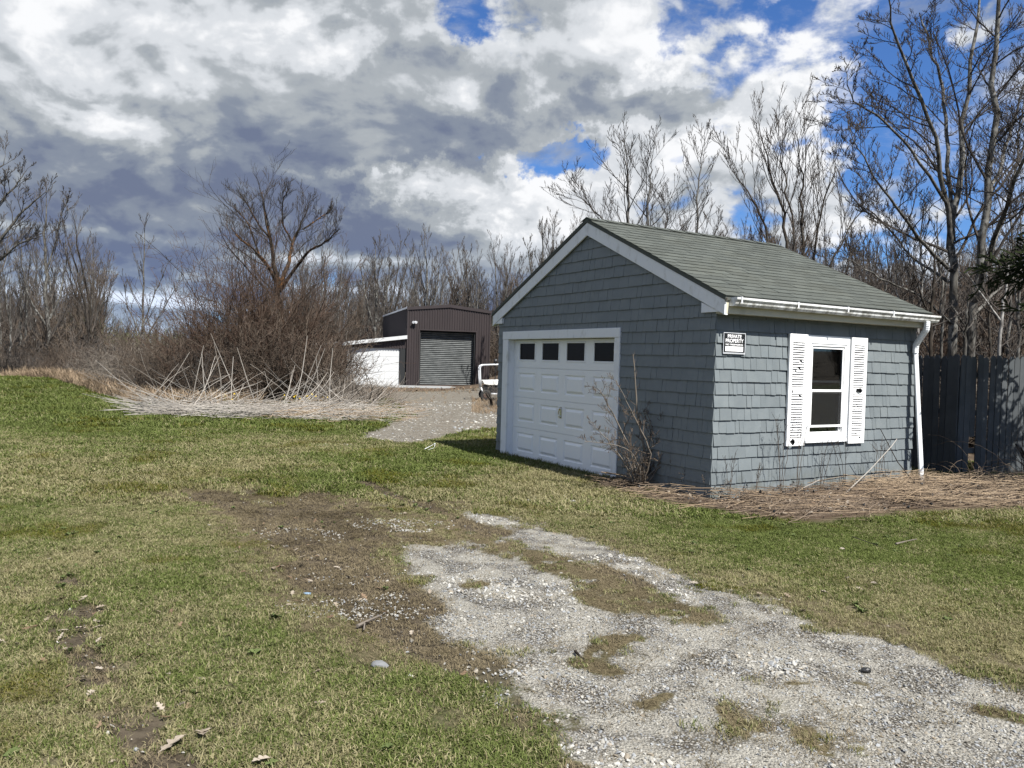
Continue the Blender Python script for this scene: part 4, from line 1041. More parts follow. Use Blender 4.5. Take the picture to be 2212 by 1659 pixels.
guided('maple_tree', [(['G', (2098, 760), (2105, 640), (2125, 480), (2138, 330), (2150, 180), (2158, 0), (2165, -200)], [.15, .14, .125, .11, .095, .08, .065, .02]),
                     ([(2108, 650), (2150, 520, -1), (2190, 400, -2), (2240, 280, -3), (2280, 150, -3)], [.08, .065, .05, .035, .02]),
                     ([(2130, 450), (2170, 330, .8), (2200, 220, 1.5), (2230, 60, 2)], [.06, .05, .035, .02]),
                     ([(2104, 680), (2180, 600, 1), (2260, 560, 2)], [.05, .035, .015]),
                     ([(2112, 620), (2170, 480, 2), (2195, 330, 3), (2215, 180, 4)], [.065, .05, .04, .02])],
       DT - .6, 2100, LVT, ('bark', 'twig_dark'), 'tall bare tree behind the fence with one straight trunk, right of the forked tree', 102, rmin=.0065)
# lower, thinner neighbours of the twin tree
for i, (px, dep, top, lab) in enumerate([(1985, 22, 420, 'thin bare sapling left of the two tall trees behind the fence'), (2180, 24, 300, 'slim bare tree near the right edge of the picture behind the fence')]):
    guided('young_tree', [(['G', (px, 700), (px + 8, 560), (px + 3, (560 + top) / 2), (px + 12, top)], [.07, .06, .05, .03, .01])], dep, px, [dict(per=14, len=.3, spread=.7, up=.3, tmin=.25, n=6, wig=.12), dict(per=6, len=.4, spread=.6, up=.3, n=5, wig=.15), dict(per=4, len=.4, n=4)],
           ('bark_birch' if i == 0 else 'bark', 'twig_dark'), lab, 120 + i)
# trees over the garage roof
guided('multi_stem_tree', [(['G', (1700, 560), (1690, 440), (1660, 320), (1640, 180)], [.10, .09, .07, .045, .01]), (['G', (1735, 560), (1735, 430), (1730, 300), (1718, 190)], [.1, .08, .06, .035, .01]),
                           (['G', (1760, 560, 1), (1775, 450, 1), (1800, 350, 1), (1815, 240, 1)], [.09, .07, .05, .03, .01]), (['G', (1670, 560, -1), (1640, 450, -1), (1600, 370, -1), (1580, 300, -1)], [.08, .06, .05, .03, .01]),
                           (['G', (1790, 580), (1830, 500), (1870, 430), (1890, 380)], [.08, .06, .04, .02, .01]), (['G', (1715, 500, 1), (1700, 380, 1.5), (1690, 280, 2), (1680, 210, 2)], [.08, .06, .05, .03, .01])],
       31, 1725, [dict(per=12, len=.40, spread=.5, up=.6, tmin=.22, n=8, wig=.07, rk=.32, tip=.4), dict(per=8, len=.42, spread=.45, up=.5, tmin=.2, n=6, wig=.10, rk=.4), dict(per=5, len=.45, spread=.5, up=.4, n=4)], ('bark_dark', 'twig_dark'), 'tall bare tree fanning in many upright stems behind the garage roof', 103, rmin=.009)
guided('multi_stem_tree', [(['G', (1360, 560), (1358, 440), (1352, 340), (1350, 270)], [.11, .10, .08, .05, .01]), (['G', (1395, 560), (1400, 430), (1405, 350), (1408, 290)], [.1, .09, .07, .04, .01]),
                           (['G', (1330, 540), (1300, 460), (1265, 420), (1235, 390)], [.08, .06, .045, .025, .01]), (['G', (1420, 560, 1), (1440, 470, 1), (1452, 420, 1)], [.08, .06, .035, .01])],
       34, 1378, [dict(per=14, len=.38, spread=.75, up=.5, tmin=.22, n=8, wig=.09, rk=.32, tip=.4), dict(per=8, len=.42, spread=.6, up=.45, tmin=.2, n=6, wig=.12, rk=.4), dict(per=5, len=.45, spread=.5, up=.3, n=4)], ('bark_pale', 'twig_dark'), 'bare pale-barked tree with several stems behind the peak of the garage roof', 104, rmin=.009)
guided('slender_tree', [(['G', (1500, 560), (1508, 430), (1516, 340), (1522, 255)], [.08, .07, .055, .035, .01])], 36, 1500,
       [dict(per=24, len=.26, spread=.75, up=.6, tmin=.22, n=7, wig=.08, rk=.3), dict(per=7, len=.42, spread=.5, up=.4, n=5), dict(per=5, len=.45, n=4)], ('bark_pale', 'twig_dark'), 'slender single-stemmed bare tree between the two many-stemmed trees behind the roof', 105, rmin=.009)
for i, (px, dep, top, lean, mt) in enumerate([(1905, 19.5, 560, 12, 'bark'), (1950, 17.5, 610, -14, 'bark_birch'), (2010, 16.8, 500, 16, 'bark_dark'), (2035, 21, 430, -8, 'bark'), (2085, 17.2, 590, 10, 'bark'), (2140, 23, 380, -20, 'bark_dark'), (2160, 17.6, 540, 25, 'bark_birch'), (2200, 20, 420, 8, 'bark'), (1870, 22, 520, -6, 'bark_dark')]):
    guided('young_tree', [(['G', (px, 720), (px + lean * .4, (720 + top) / 2), (px + lean, top)], [.055, .05, .035, .01]), ([(px, 690), (px - lean * 1.5, (690 + top) / 2 + 20), (px - lean * 3, top + 40)], [.035, .025, .008])], dep, px,
           [dict(per=12, len=.34, spread=.85, up=.2, tmin=.15, n=7, wig=.16, rk=.4), dict(per=6, len=.45, spread=.7, up=.2, n=5, wig=.18), dict(per=4, len=.45, n=4, wig=.18)], (mt, 'twig_grey'),
           ['thin bare tree', 'thin white-barked tree', 'thin dark crooked tree'][('bark', 'bark_birch', 'bark_dark').index(mt)] + ' behind the fence, ' + ORDN[i] + ' of the slim trunks there', 150 + i, rmin=.006, group='slim trees behind the fence')
# the round-crowned tree over the thicket
LVW = [dict(per=14, len=.36, spread=.85, up=.6, tmin=.26, n=9, wig=.10, tip=.7, rk=.26), dict(per=9, len=.44, spread=.7, up=.5, tmin=.10, n=7, wig=.12, tip=.7, rk=.34), dict(per=5, len=.5, spread=.5, up=.6, tmin=.15, n=5, wig=.12, tip=.6, rk=.45)]
guided('round_crowned_tree', [(['G', (612, 740), (603, 650), (600, 600), (590, 560), (583, 480), (575, 430), (567, 350)], [.17, .16, .14, .13, .10, .08, .05, .015]),
                              ([(603, 625), (625, 560, .5), (632, 500, .8), (655, 435, 1), (672, 372, 1)], [.12, .10, .07, .04, .012]),
                              ([(604, 630), (640, 575, -.5), (665, 530, -1), (708, 500, -1.3), (734, 465, -1.5)], [.09, .075, .06, .04, .012]),
                              ([(598, 610), (570, 560, -.8), (545, 520, -1.2), (512, 490, -1.5), (500, 460, -1.6)], [.09, .07, .05, .03, .012]),
                              ([(585, 490), (560, 450, .7), (535, 385, 1), (522, 365, 1)], [.06, .045, .03, .01]), ([(632, 500, .8), (610, 440, .4), (612, 370, 0), (622, 350, 0)], [.05, .04, .025, .01]),
                              ([(655, 460, 1), (695, 420, 1.5), (718, 400, 1.5)], [.045, .03, .01]), ([(560, 540, -.8), (535, 440, -1), (508, 405, -1)], [.05, .03, .01])],
       30, 612, LVW, ('bark_lichen', 'twig_dark'), 'bare round-crowned tree with orange lichen rising from the brown thicket', 106, rmin=.0055, cap=1.11, n_in_trunk=0)
# left group
guided('maple_tree', [(['G', (-75, 700), (-60, 560), (-35, 430), (-10, 330), (10, 285)], [.22, .2, .16, .11, .07, .01]), ([(-60, 590), (0, 520), (50, 430), (110, 370)], [.12, .09, .06, .012]),
                      ([(-45, 480), (0, 410, 1), (40, 350, 1), (60, 310, 1)], [.1, .07, .04, .01]), ([(-70, 640), (-10, 570, -1), (50, 520, -1), (95, 505, -1)], [.09, .07, .04, .012])],
       34, -75, [dict(per=13, len=.40, spread=.7, up=.5, tmin=.2, n=8, wig=.10, rk=.32), dict(per=9, len=.42, spread=.6, up=.4, n=6, wig=.12, rk=.4), dict(per=6, len=.45, spread=.5, up=.35, n=4), dict(per=2, len=.5, n=3)], ('bark', 'twig_grey'), 'large bare tree leaning in over the left edge of the picture', 107, rmin=.009)
guided('maple_tree', [(['G', (104, 770), (102, 700), (98, 600), (96, 500), (100, 405)], [.17, .16, .13, .10, .07, .012]), ([(102, 700), (130, 640, .5), (145, 560, .8), (140, 480, 1)], [.09, .06, .035, .01]),
                      ([(101, 705), (60, 640, -.5), (45, 560, -.8), (50, 480, -1)], [.08, .05, .03, .01]), ([(97, 590), (120, 520), (135, 450), (150, 415)], [.06, .045, .025, .01])],
       40, 104, [dict(per=16, len=.34, spread=.75, up=.5, tmin=.12, n=8, wig=.10, rk=.3), dict(per=9, len=.42, spread=.6, up=.4, n=6, wig=.12, rk=.4), dict(per=6, len=.45, spread=.5, up=.3, n=4)], ('bark', 'twig_grey'), 'bare tree with a pale lower trunk standing at the lawn edge on the left', 108, rmin=.010)
guided('young_tree', [(['G', (308, 720), (309, 620), (311, 550), (313, 470)], [.10, .09, .065, .045, .01]), ([(312, 740), (345, 680), (375, 630), (395, 590)], [.06, .045, .03, .01]), ([(309, 735), (275, 660), (265, 590)], [.05, .035, .01]), ([(309, 700), (340, 620), (365, 560)], [.05, .03, .01])],
       44, 308, [dict(per=13, len=.26, spread=.7, up=.6, tmin=.12, n=7, wig=.08, rk=.35), dict(per=7, len=.42, spread=.5, up=.4, n=5), dict(per=4, len=.45, n=4)], ('bark', 'twig_grey'), 'young open bare tree with spreading arms against the dark cloud', 109, rmin=.010)
# far trees over the steel shed
FAR = [(812, 503, 62, 'bare tree with a broad twiggy head behind the lean-to'), (920, 488, 66, 'tall straight bare tree behind the left side of the steel shed'), (702, 560, 56, 'bare tree right of the brown thicket'), (1010, 535, 64, 'bare tree behind the right end of the steel shed'), (1175, 474, 44, 'dense twiggy bare tree showing above the left slope of the garage roof')]
for i, (px, top, dep, lab) in enumerate(FAR):
    m_ = (740 + top) / 2
    guided('bare_tree', [(['G', (px, 740), (px + 2, m_), (px - 3, top)], [.2, .17, .11, .02]), ([(px, 720), (px + 25, m_), (px + 32, top + 50)], [.1, .07, .015]), ([(px, 725), (px - 24, m_ + 10), (px - 36, top + 45)], [.1, .07, .015])],
           dep, px, [dict(per=14, len=.36, spread=.6, up=.55, tmin=.12, n=7, wig=.08, rk=.3), dict(per=8, len=.42, spread=.5, up=.45, n=5, rk=.4), dict(per=5, len=.45, spread=.5, up=.3, n=4)], ('bark', 'twig_grey'), lab, 130 + i, rmin=.014)

# woods: shared meshes, one object (trunk and crown) per tree
def generic_tree(seed, h, multi=1, rmin=.009, dens=1.0, mats=('bark', 'twig_grey'), spread=.5):
    r = np.random.default_rng(seed); st = []
    for k in range(multi):
        a = r.random() * 6.28; lean = (.02 if multi == 1 else .16) * h
        top = np.array([math.cos(a) * lean, math.sin(a) * lean, h * (1 - .12 * k * r.random())]); mid = top * np.array([.35, .35, .5]) + r.normal(size=3) * np.array([.12, .12, 0])
        st.append(([(0, 0, -.2), tuple(mid * .5), tuple(mid), tuple((mid + top) / 2 + r.normal(size=3) * .1), tuple(top)], [.0095 * h, .008 * h, .006 * h, .004 * h, .001 * h]))
    return bare_tree(seed, st, [dict(per=int(15 * dens), len=.34, spread=spread * 1.2, up=.5, tmin=.20, n=5, wig=.10, rk=.34), dict(per=8, len=.42, spread=.55, up=.4, n=4, wig=.12, rk=.42), dict(per=7, len=.48, spread=.55, up=.3, n=3)], rmin, (6, 4, 3, 3))
PROTO = []
for i, (h, mu, mm) in enumerate([(11, 1, ('bark', 'twig_grey')), (12.5, 2, ('bark_dark', 'twig_grey')), (10, 3, ('bark', 'twig_warm')), (13, 1, ('bark_pale', 'twig_grey')), (9, 4, ('bark_dark', 'twig_warm')), (12, 2, ('bark', 'twig_dark')), (11.5, 1, ('bark_birch', 'twig_grey'))]):
    a, b_ = generic_tree(200 + i, h, mu); PROTO.append((np_mesh('trunk', *merge_tubes(a), True), np_mesh('crown', *merge_tubes(b_)), mm, h))
for t_, c_, mm, h in PROTO: t_.materials.append(M[mm[0]]); c_.materials.append(M[mm[1]])
wr = random.Random(5)
def wood_tree(x, y, h, k, label, group, name='bare_tree'):
    t_, c_, mm, h0 = PROTO[k]; e = empty(name, (x, y, float(ground_z(x, y))), wr.uniform(0, 6.28)); e.scale = (h / h0,) * 3
    for nm, me in (('trunk', t_), ('crown', c_)): o = bpy.data.objects.new(nm, me); COL.objects.link(o); o.parent = e
    tag(e, KLAB[k] + ' ' + label, 'tree', group); return e
KLAB = ['slim bare', 'twin-stemmed dark bare', 'three-stemmed brown bare', 'tall straight pale bare', 'many-stemmed brown bare', 'twin-stemmed grey bare', 'white-barked bare']
def scatter(n, fx, label, group, hr, ks, mind=1.3):
    pts = []; tries = 0
    while len(pts) < n and tries < n * 60:
        tries += 1; x, y = fx()
        if any((x - a) ** 2 + (y - b_) ** 2 < mind ** 2 for a, b_ in pts): continue
        if abs(x - BX - 1) < 7.5 and BY - 8 < y < BY + 15: continue
        pts.append((x, y)); wood_tree(x, y, wr.uniform(*hr), wr.choice(ks), label, group)
def pxy(lo, hi, d0, d1):
    def f():
        d = wr.uniform(d0, d1); px = wr.uniform(lo, hi); p = at_depth(px, 780, d); return p[0], p[1]
    return f
scatter(62, pxy(1300, 2500, 25, 52), 'tree in the wood behind the garage and fence', 'trees of the wood behind the garage', (4.2, 6.8), [0, 1, 2, 3, 4, 5, 4, 2])
scatter(64, pxy(640, 1300, 60, 84), 'tree in the far wood behind the steel shed', 'trees of the wood behind the steel shed', (7.5, 11.5), [0, 1, 2, 3, 5])
scatter(52, pxy(-330, 215, 40, 66), 'tree in the wood left of the lawn', 'trees of the wood left of the lawn', (5.2, 8.6), [0, 1, 2, 3, 4, 5, 6])
scatter(12, pxy(-330, 40, 36, 44), 'tree in the wood left of the lawn', 'trees of the wood left of the lawn', (5, 7.5), [0, 1, 6, 3])

# geometry-node scatter used only for what nobody could count
def proto_col(name, meshes):
    c = bpy.data.collections.new(name)
    for i, me in enumerate(meshes):
        o = bpy.data.objects.new('%s_%02d' % (name, i), me); c.objects.link(o)
    return c
def scatter_stuff(name, pts, rot, scl, meshes, attrs=None, idx=None):
    me = bpy.data.meshes.new(name); n = len(pts); me.vertices.add(n); me.vertices.foreach_set('co', np.asarray(pts, np.float32).ravel())
    def at(nm, typ, v, key='value'): a = me.attributes.new(nm, typ, 'POINT'); a.data.foreach_set(key, np.asarray(v).ravel())
    at('rot', 'FLOAT_VECTOR', np.asarray(rot, np.float32), 'vector'); scl = np.asarray(scl, np.float32); scl = np.repeat(scl[:, None], 3, 1) if scl.ndim == 1 else scl
    at('scl', 'FLOAT_VECTOR', scl, 'vector'); at('idx', 'INT', (rng.integers(0, len(meshes), n) if idx is None else idx).astype(np.int32))
    for k_, v in (attrs or {}).items(): at(k_, 'FLOAT', np.asarray(v, np.float32))
    o = bpy.data.objects.new(name, me); COL.objects.link(o); tag(o, kind='stuff')
    gt = bpy.data.node_groups.new(name + '_scatter', 'GeometryNodeTree')
    gt.interface.new_socket('Geometry', in_out='INPUT', socket_type='NodeSocketGeometry'); gt.interface.new_socket('Geometry', in_out='OUTPUT', socket_type='NodeSocketGeometry')
    N = gt.nodes; L_ = gt.links; i_ = N.new('NodeGroupInput'); u_ = N.new('NodeGroupOutput')
    ci = N.new('GeometryNodeCollectionInfo'); ci.inputs['Collection'].default_value = proto_col(name + '_piece', meshes); ci.inputs['Separate Children'].default_value = True; ci.inputs['Reset Children'].default_value = True
    ip = N.new('GeometryNodeInstanceOnPoints'); ip.inputs['Pick Instance'].default_value = True
    def na(nm, t):
        a = N.new('GeometryNodeInputNamedAttribute'); a.data_type = t; a.inputs['Name'].default_value = nm; return a.outputs[0]
    L_.new(i_.outputs[0], ip.inputs['Points']); L_.new(ci.outputs[0], ip.inputs['Instance']); L_.new(na('idx', 'INT'), ip.inputs['Instance Index'])
    L_.new(na('rot', 'FLOAT_VECTOR'), ip.inputs['Rotation']); L_.new(na('scl', 'FLOAT_VECTOR'), ip.inputs['Scale']); L_.new(ip.outputs[0], u_.inputs[0])
    md_ = o.modifiers.new('scatter', 'NODES'); md_.node_group = gt; return o

# far woods beyond the trees one can tell apart
FWM = [PROTO[i][1] for i in (0, 2, 4, 5)]
def joined(i):
    t_, c_, mm, h = PROTO[i]; bm = bmesh.new(); bm.from_mesh(c_); bm.from_mesh(t_); me = bpy.data.meshes.new('far_tree'); bm.to_mesh(me); bm.free(); me.materials.append(c_.materials[0]); return me
FW = [joined(i) for i in (0, 1, 2, 4, 5)]
P_ = []; S_ = []
for lo, hi, d0, d1, n, h0, h1 in ((-500, 215, 60, 130, 320, .5, .85), (215, 560, 70, 130, 260, .22, .42), (540, 680, 62, 130, 90, .5, .8), (640, 1400, 84, 140, 330, .62, .92), (1250, 2700, 46, 90, 460, .38, .58)):
    for i in range(n):
        d = wr.uniform(d0, d1); p = at_depth(wr.uniform(lo, hi), 780, d); P_.append((p[0], p[1], float(ground_z(p[0], p[1])))); S_.append(wr.uniform(h0, h1))
for i in range(260):                                           # the wood goes on round the clearing
    a = wr.uniform(.8, 5.4); d = wr.uniform(55, 90); P_.append((d * math.sin(a), d * math.cos(a), 0)); S_.append(wr.uniform(.6, 1))
scatter_stuff('distant_woods', P_, [(0, 0, wr.uniform(0, 6.28)) for _ in P_], S_, FW)

# brush
def bush_mesh(seed, n=46, h=1.6, spread=.8, wig=.16, rmin=.004, kids=5, up=.25, r0=.011, droop=0.0, seg=7, name='brush'):
    r = np.random.default_rng(seed); a = r.random(n) * 6.28; rad = np.sqrt(r.random(n)) * spread * .45
    d = unit(np.stack([np.cos(a) * r.random(n) * spread, np.sin(a) * r.random(n) * spread, np.full(n, 1.0)], 1)); P = np.empty((n, seg, 3)); P[:, 0] = np.stack([np.cos(a) * rad, np.sin(a) * rad, -.05 + 0 * a], 1)
    Lg = h * (.5 + .6 * r.random(n)) / (seg - 1)
    for k in range(1, seg):
        d = unit(d + r.normal(size=d.shape) * wig + np.array([0, 0, (up if k < 3 else up - droop)]) * .3); P[:, k] = P[:, k - 1] + d * Lg[:, None]
    S = np.linspace(r0, r0 * .35, seg)[None, :] * (.6 + .8 * r.random((n, 1)))
    g_ = [(P, S, 3)]
    if kids:
        P2, S2 = grow_level(r, P, S, kids, 1, .38, .8, up * .6 - droop * .4, wig, .2, 4, rmin); g_.append((P2, S2, 3))
        P3, S3 = grow_level(r, P2, S2, 3, 1, .45, .7, 0, wig, .2, 3, rmin); g_.append((P3, S3, 3))
    v, q_ = merge_tubes(g_); return np_mesh(name, v, q_)
def bushes(n, seed0, mat, **kw):
    out = []
    for i in range(n): me = bush_mesh(seed0 + i, **kw); me.materials.append(M[mat]); out.append(me)
    return out
BR = bushes(2, 300, 'twig_grey', rmin=.007, r0=.012) + bushes(2, 310, 'twig_warm', rmin=.007, r0=.012) + bushes(1, 320, 'twig_pale', rmin=.006, r0=.010) + bushes(1, 325, 'twig_red', rmin=.007, r0=.012)
def strew(name, regions, meshes):
    P_, S_, I_ = [], [], []
    for fx, n, s0, s1, ks in regions:
        for _ in range(n):
            x, y = fx(); 
            if abs(x - BX - 1) < 8 and BY - 9 < y < BY + 12: continue
            P_.append((x, y, float(ground_z(x, y)))); S_.append(wr.uniform(s0, s1)); I_.append(wr.choice(ks))
    return scatter_stuff(name, P_, [(wr.uniform(-.2, .2), wr.uniform(-.2, .2), wr.uniform(0, 6.28)) for _ in P_], S_, meshes, idx=np.array(I_))
def edge_band(x0, x1, d0, d1):
    def f():
        x = wr.uniform(x0, x1); e = float(np.interp(x, WOODS[:, 0], WOODS[:, 1])); return x, e + wr.uniform(d0, d1)
    return f
strew('undergrowth', [(edge_band(-42, -9.5, 1.6, 6), 230, .5, 1.1, (0, 1, 2, 3, 4, 4)), (edge_band(-46, -9, 4, 14), 330, .8, 1.4, (0, 1, 2, 3, 4)), (pxy(-300, 230, 40, 75), 200, 1.3, 2.4, (0, 1, 2, 3)), (pxy(230, 640, 36, 75), 240, .9, 1.5, (0, 1, 2, 3)), (edge_band(-12, -7.6, 2, 9), 70, .9, 1.6, (0, 1, 2, 3, 5)),
                      (pxy(640, 1350, 62, 84), 260, 1.4, 2.8, (0, 1, 2, 3)), (pxy(1750, 2600, 15.8, 26), 260, .6, 1.3, (0, 2, 3, 3, 5, 4)), (pxy(1250, 2600, 24, 46), 520, 1.0, 2.4, (0, 1, 2, 3, 3, 5)), (pxy(1040, 1300, 40, 60), 90, 1.0, 2.2, (0, 2, 3))], BR)
# thicket: bushes one can tell apart
def bush(px, dep, h, mat, label, seed, width=1.0, n=90, kids=6, name='bush', rmin=.0065, r0=.014, up=.25, droop=0.0, wig=.17, group=None, spread=.9):
    p = at_depth(px, 800, dep); e = empty(name, (p[0], p[1], float(ground_z(p[0], p[1]))), 0)
    me = bush_mesh(seed, n=n, h=h, spread=spread * width, wig=wig, rmin=rmin, kids=kids, up=up, r0=r0, droop=droop, seg=8, name='branches'); o = link('branches', me, e, M[mat])
    st = MB(); r = random.Random(seed)
    for k in range(7):
        a = r.uniform(0, 6.28); q_ = width * .25 * r.random(); st.tube([(math.cos(a) * q_, math.sin(a) * q_, -.1), (math.cos(a) * (q_ + .15), math.sin(a) * (q_ + .15), h * .22), (math.cos(a) * (q_ + .4), math.sin(a) * (q_ + .4), h * .45)], [.035, .025, .012], 5)
    st.build('stems', M['bark_dark'], e); tag(e, label, 'bush', group); return e
for i, (px, dep, h, w, mat, lab) in enumerate([
        (440, 26.5, 2.8, 1.7, 'twig_warm', 'red-brown tangled bush at the left end of the thicket'), (505, 27.5, 4.4, 1.6, 'twig_red', 'tall dark red-brown bush left of the round-crowned tree'), (590, 26.3, 3.3, 1.5, 'twig_warm', 'dense brown bush in front of the round-crowned tree'),
        (630, 27.5, 3.5, 1.4, 'twig_red', 'dark red-brown bush under the right side of the round crown'), (550, 28.5, 6.0, 1.3, 'twig_red', 'tall upright dark bush standing out of the thicket left of the tree trunk'), (675, 27.0, 2.6, 1.0, 'twig_warm', 'brown bush at the right part of the thicket'),
        (380, 29, 2.7, 1.9, 'twig_warm', 'low brown bush left of the thicket'), (300, 30, 2.0, 2.0, 'twig_pale', 'low pale grey bush at the lawn edge near the cane pile'), (735, 26.0, 1.7, 1.0, 'twig_pale', 'pale twiggy bush left of the white lean-to door'), (795, 25.5, 1.5, .9, 'twig_pale', 'thin arching pale bush in front of the white lean-to door')]):
    bush(px, dep, h, mat, lab, 400 + i, width=w, n=((44, 20)[i - 8] if i > 7 else 105), kids=(5 if i > 7 else 8), droop=(.5 if i > 6 else .12))
for i, (px, dep, h, lab) in enumerate([(455, 28.5, 5.0, 'loose tall red-brown shrub at the left shoulder of the thicket'), (515, 29.5, 6.4, 'loose tall shrub with upright twigs just left of the round-crowned trunk'), (585, 28.2, 5.6, 'loose reddish shrub climbing in front of the round-crowned trunk'), (655, 29, 5.0, 'loose brown shrub right of the round-crowned trunk'), (715, 30, 4.2, 'loose thin shrub between the thicket and the lean-to')]):
    bush(px, dep, h, 'twig_red' if i < 3 else 'twig_warm', lab, 450 + i, width=.75, n=42, kids=9, droop=.0, spread=.7, rmin=.006, r0=.016, wig=.12)
# evergreens
def conifer(px, dep, h, rad, label, seed, mat='needles'):
    r = np.random.default_rng(seed); p = at_depth(px, 800, dep) if px is not None else dep; e = empty('evergreen_tree', (p[0], p[1], float(ground_z(p[0], p[1]))), 0)
    MB().tube([(0, 0, -.1), (0, 0, h * .5), (0, 0, h * .97)], [.025 * h, .015 * h, .004 * h], 8).build('trunk', M['bark_dark'], e, smooth=True)
    nb = 240; z = (.10 if px == 1345 else .40) + (.9 if px == 1345 else .6) * r.random(nb) ** .9; a = r.random(nb) * 6.28; L_ = rad * (1.04 - z) ** (.75 if px == 1345 else 1.9) * (1 if px == 1345 else 2.1) * (.6 + .5 * r.random(nb)); z = z * h
    n = 6; P = np.empty((nb, n, 3)); 
    for k in range(n):
        t = k / (n - 1); P[:, k] = np.stack([np.cos(a) * L_ * t, np.sin(a) * L_ * t, z + L_ * (.25 * t - .35 * t * t)], 1)
    S = np.linspace(.018, .005, n)[None, :].repeat(nb, 0); P2, S2 = grow_level(r, P, S, 12, 1, .38, .8, -.05, .1, .15, 4, .004, tip_keep=.5); P3, S3 = grow_level(r, P2, S2, 7, 1, .5, .6, 0, .1, .1, 3, .010, tip_keep=.6)
    v, q_ = merge_tubes([(P, S, 3), (P2, S2, 3), (P3, np.maximum(S3, .012), 3)]); link('crown', np_mesh('crown', v, q_), e, M[mat]); tag(e, label, 'tree'); return e
conifer(2375, 10.9, 6.6, 2.0, 'dark evergreen whose branch tips reach in at the right edge above the fence', 501)
conifer(2590, 10.0, 6.4, 2.0, 'dark evergreen standing outside the right edge', 503)
conifer(1345, 62, 9, 2.2, 'small dark evergreen in the wood behind the roof', 502)
bush(250, 58, 4.6, 'bud_green', 'hazy yellow-green budding bush far beyond the lawn', 520, width=4.5, n=160, kids=6, rmin=.012, r0=.02)
bush(395, 46, 3.6, 'bud_green', 'green-grey bush behind the left end of the thicket', 521, width=3.0, n=150, kids=6, rmin=.011, r0=.02)
# the dead shrub against the garage
sb = on_ground(1380, 1058)
def shrub():
    b = np.array([sb[0], sb[1], 0.0]); r = np.random.default_rng(77); D0 = sb[1]
    def st(pts, rad): return ([(0, 0, -.05) if p == 'G' else tuple(np.array(at_depth(p[0], p[1], D0 + (p[2] if len(p) > 2 else 0))) - b) for p in pts], rad)
    stems = [st(['G', (1400, 1000), (1375, 900), (1372, 800), (1368, 765)], [.02, .016, .012, .008, .004]), st(['G', (1370, 990, -.1), (1330, 900, -.15), (1300, 850, -.2), (1285, 835, -.2)], [.014, .012, .009, .006, .003]),
             st(['G', (1350, 1000, -.2), (1310, 950, -.3), (1275, 910, -.4)], [.012, .010, .006, .003]), st(['G', (1400, 1000, .1), (1420, 930, 0), (1450, 900, -.1), (1490, 880, -.2)], [.012, .010, .007, .005, .003]),
             st(['G', (1385, 1010, -.2), (1360, 970, -.3), (1300, 955, -.4), (1262, 955, -.5)], [.012, .010, .006, .004, .003]), st(['G', (1430, 1000, -.1), (1470, 1010, -.3), (1530, 1040, -.7), (1600, 1060, -.9)], [.010, .008, .006, .005, .003]),
             st(['G', (1410, 980, -.2), (1370, 900, -.3), (1330, 820, -.3)], [.012, .010, .006, .003]), st(['G', (1395, 990), (1410, 930, .05), (1395, 880, .05)], [.012, .009, .006, .003])]
    for k in range(12):
        a = r.uniform(0, 6.28); L_ = r.uniform(.25, .6); q_ = np.array([math.cos(a) * .5, math.sin(a) * .35 - .15, .9]) * L_; stems.append(([(0, 0, -.05), tuple(q_ * .3 + r.normal(size=3) * .02), tuple(q_ * .65 + r.normal(size=3) * .03), tuple(q_)], [.010, .008, .005, .003]))
    tall = stems.pop(0); t2, c2 = bare_tree(78, [tall], [dict(per=16, len=.10, spread=.7, up=.5, tmin=.3, n=4, wig=.2)], .002, (5, 3, 3))
    tr_, cr_ = bare_tree(77, stems, [dict(per=15, len=.27, spread=.85, up=.3, tmin=.2, n=6, wig=.22), dict(per=6, len=.5, spread=.8, up=.4, n=4, wig=.22), dict(per=3, len=.5, n=3)], .0028, (5, 3, 3))
    tr_ = tr_ + t2; cr_ = cr_ + c2
    e = tree_object('dead_shrub', tr_, cr_, M['twig_pale'], M['twig_warm'], tuple(b)); tag(e, 'leafless grey shrub growing against the garage beside the white door', 'shrub')
    e.children[0].name = 'stems'; e.children[1].name = 'twigs'
shrub()

# ------------------------------------------------------------------ turf: short matted blades, green and straw
def tuft_mesh(seed, n=32, rad=.06, h=.025, w=.0024, name='tuft', lean=1.25, up=.9):
    r = np.random.default_rng(seed); V, F, T = [], [], []
    for i in range(n):
        a = r.random() * 6.28; q = rad * math.sqrt(r.random()); x, y = q * math.cos(a), q * math.sin(a)
        b_ = r.random() * 6.28; l_ = lean * (.3 + r.random()); hh = h * (.5 + .8 * r.random()); dx, dy = math.cos(b_) * l_ * hh, math.sin(b_) * l_ * hh
        px, py = -math.sin(b_) * w, math.cos(b_) * w; k = len(V); z1 = hh * .62 * up; z2 = hh * up * (.9 if l_ < .8 else .75)
        V += [(x - px, y - py, -.004), (x + px, y + py, -.004), (x + dx * .45 + px * .8, y + dy * .45 + py * .8, z1), (x + dx * .45 - px * .8, y + dy * .45 - py * .8, z1), (x + dx, y + dy, z2)]
        F += [(k, k + 1, k + 2, k + 3), (k + 3, k + 2, k + 4)]; T += [r.random()] * 5
    me = bpy.data.meshes.new(name); me.from_pydata(V, [], F); a = me.attributes.new('tone', 'FLOAT', 'POINT'); a.data.foreach_set('value', np.array(T, np.float32)); return me
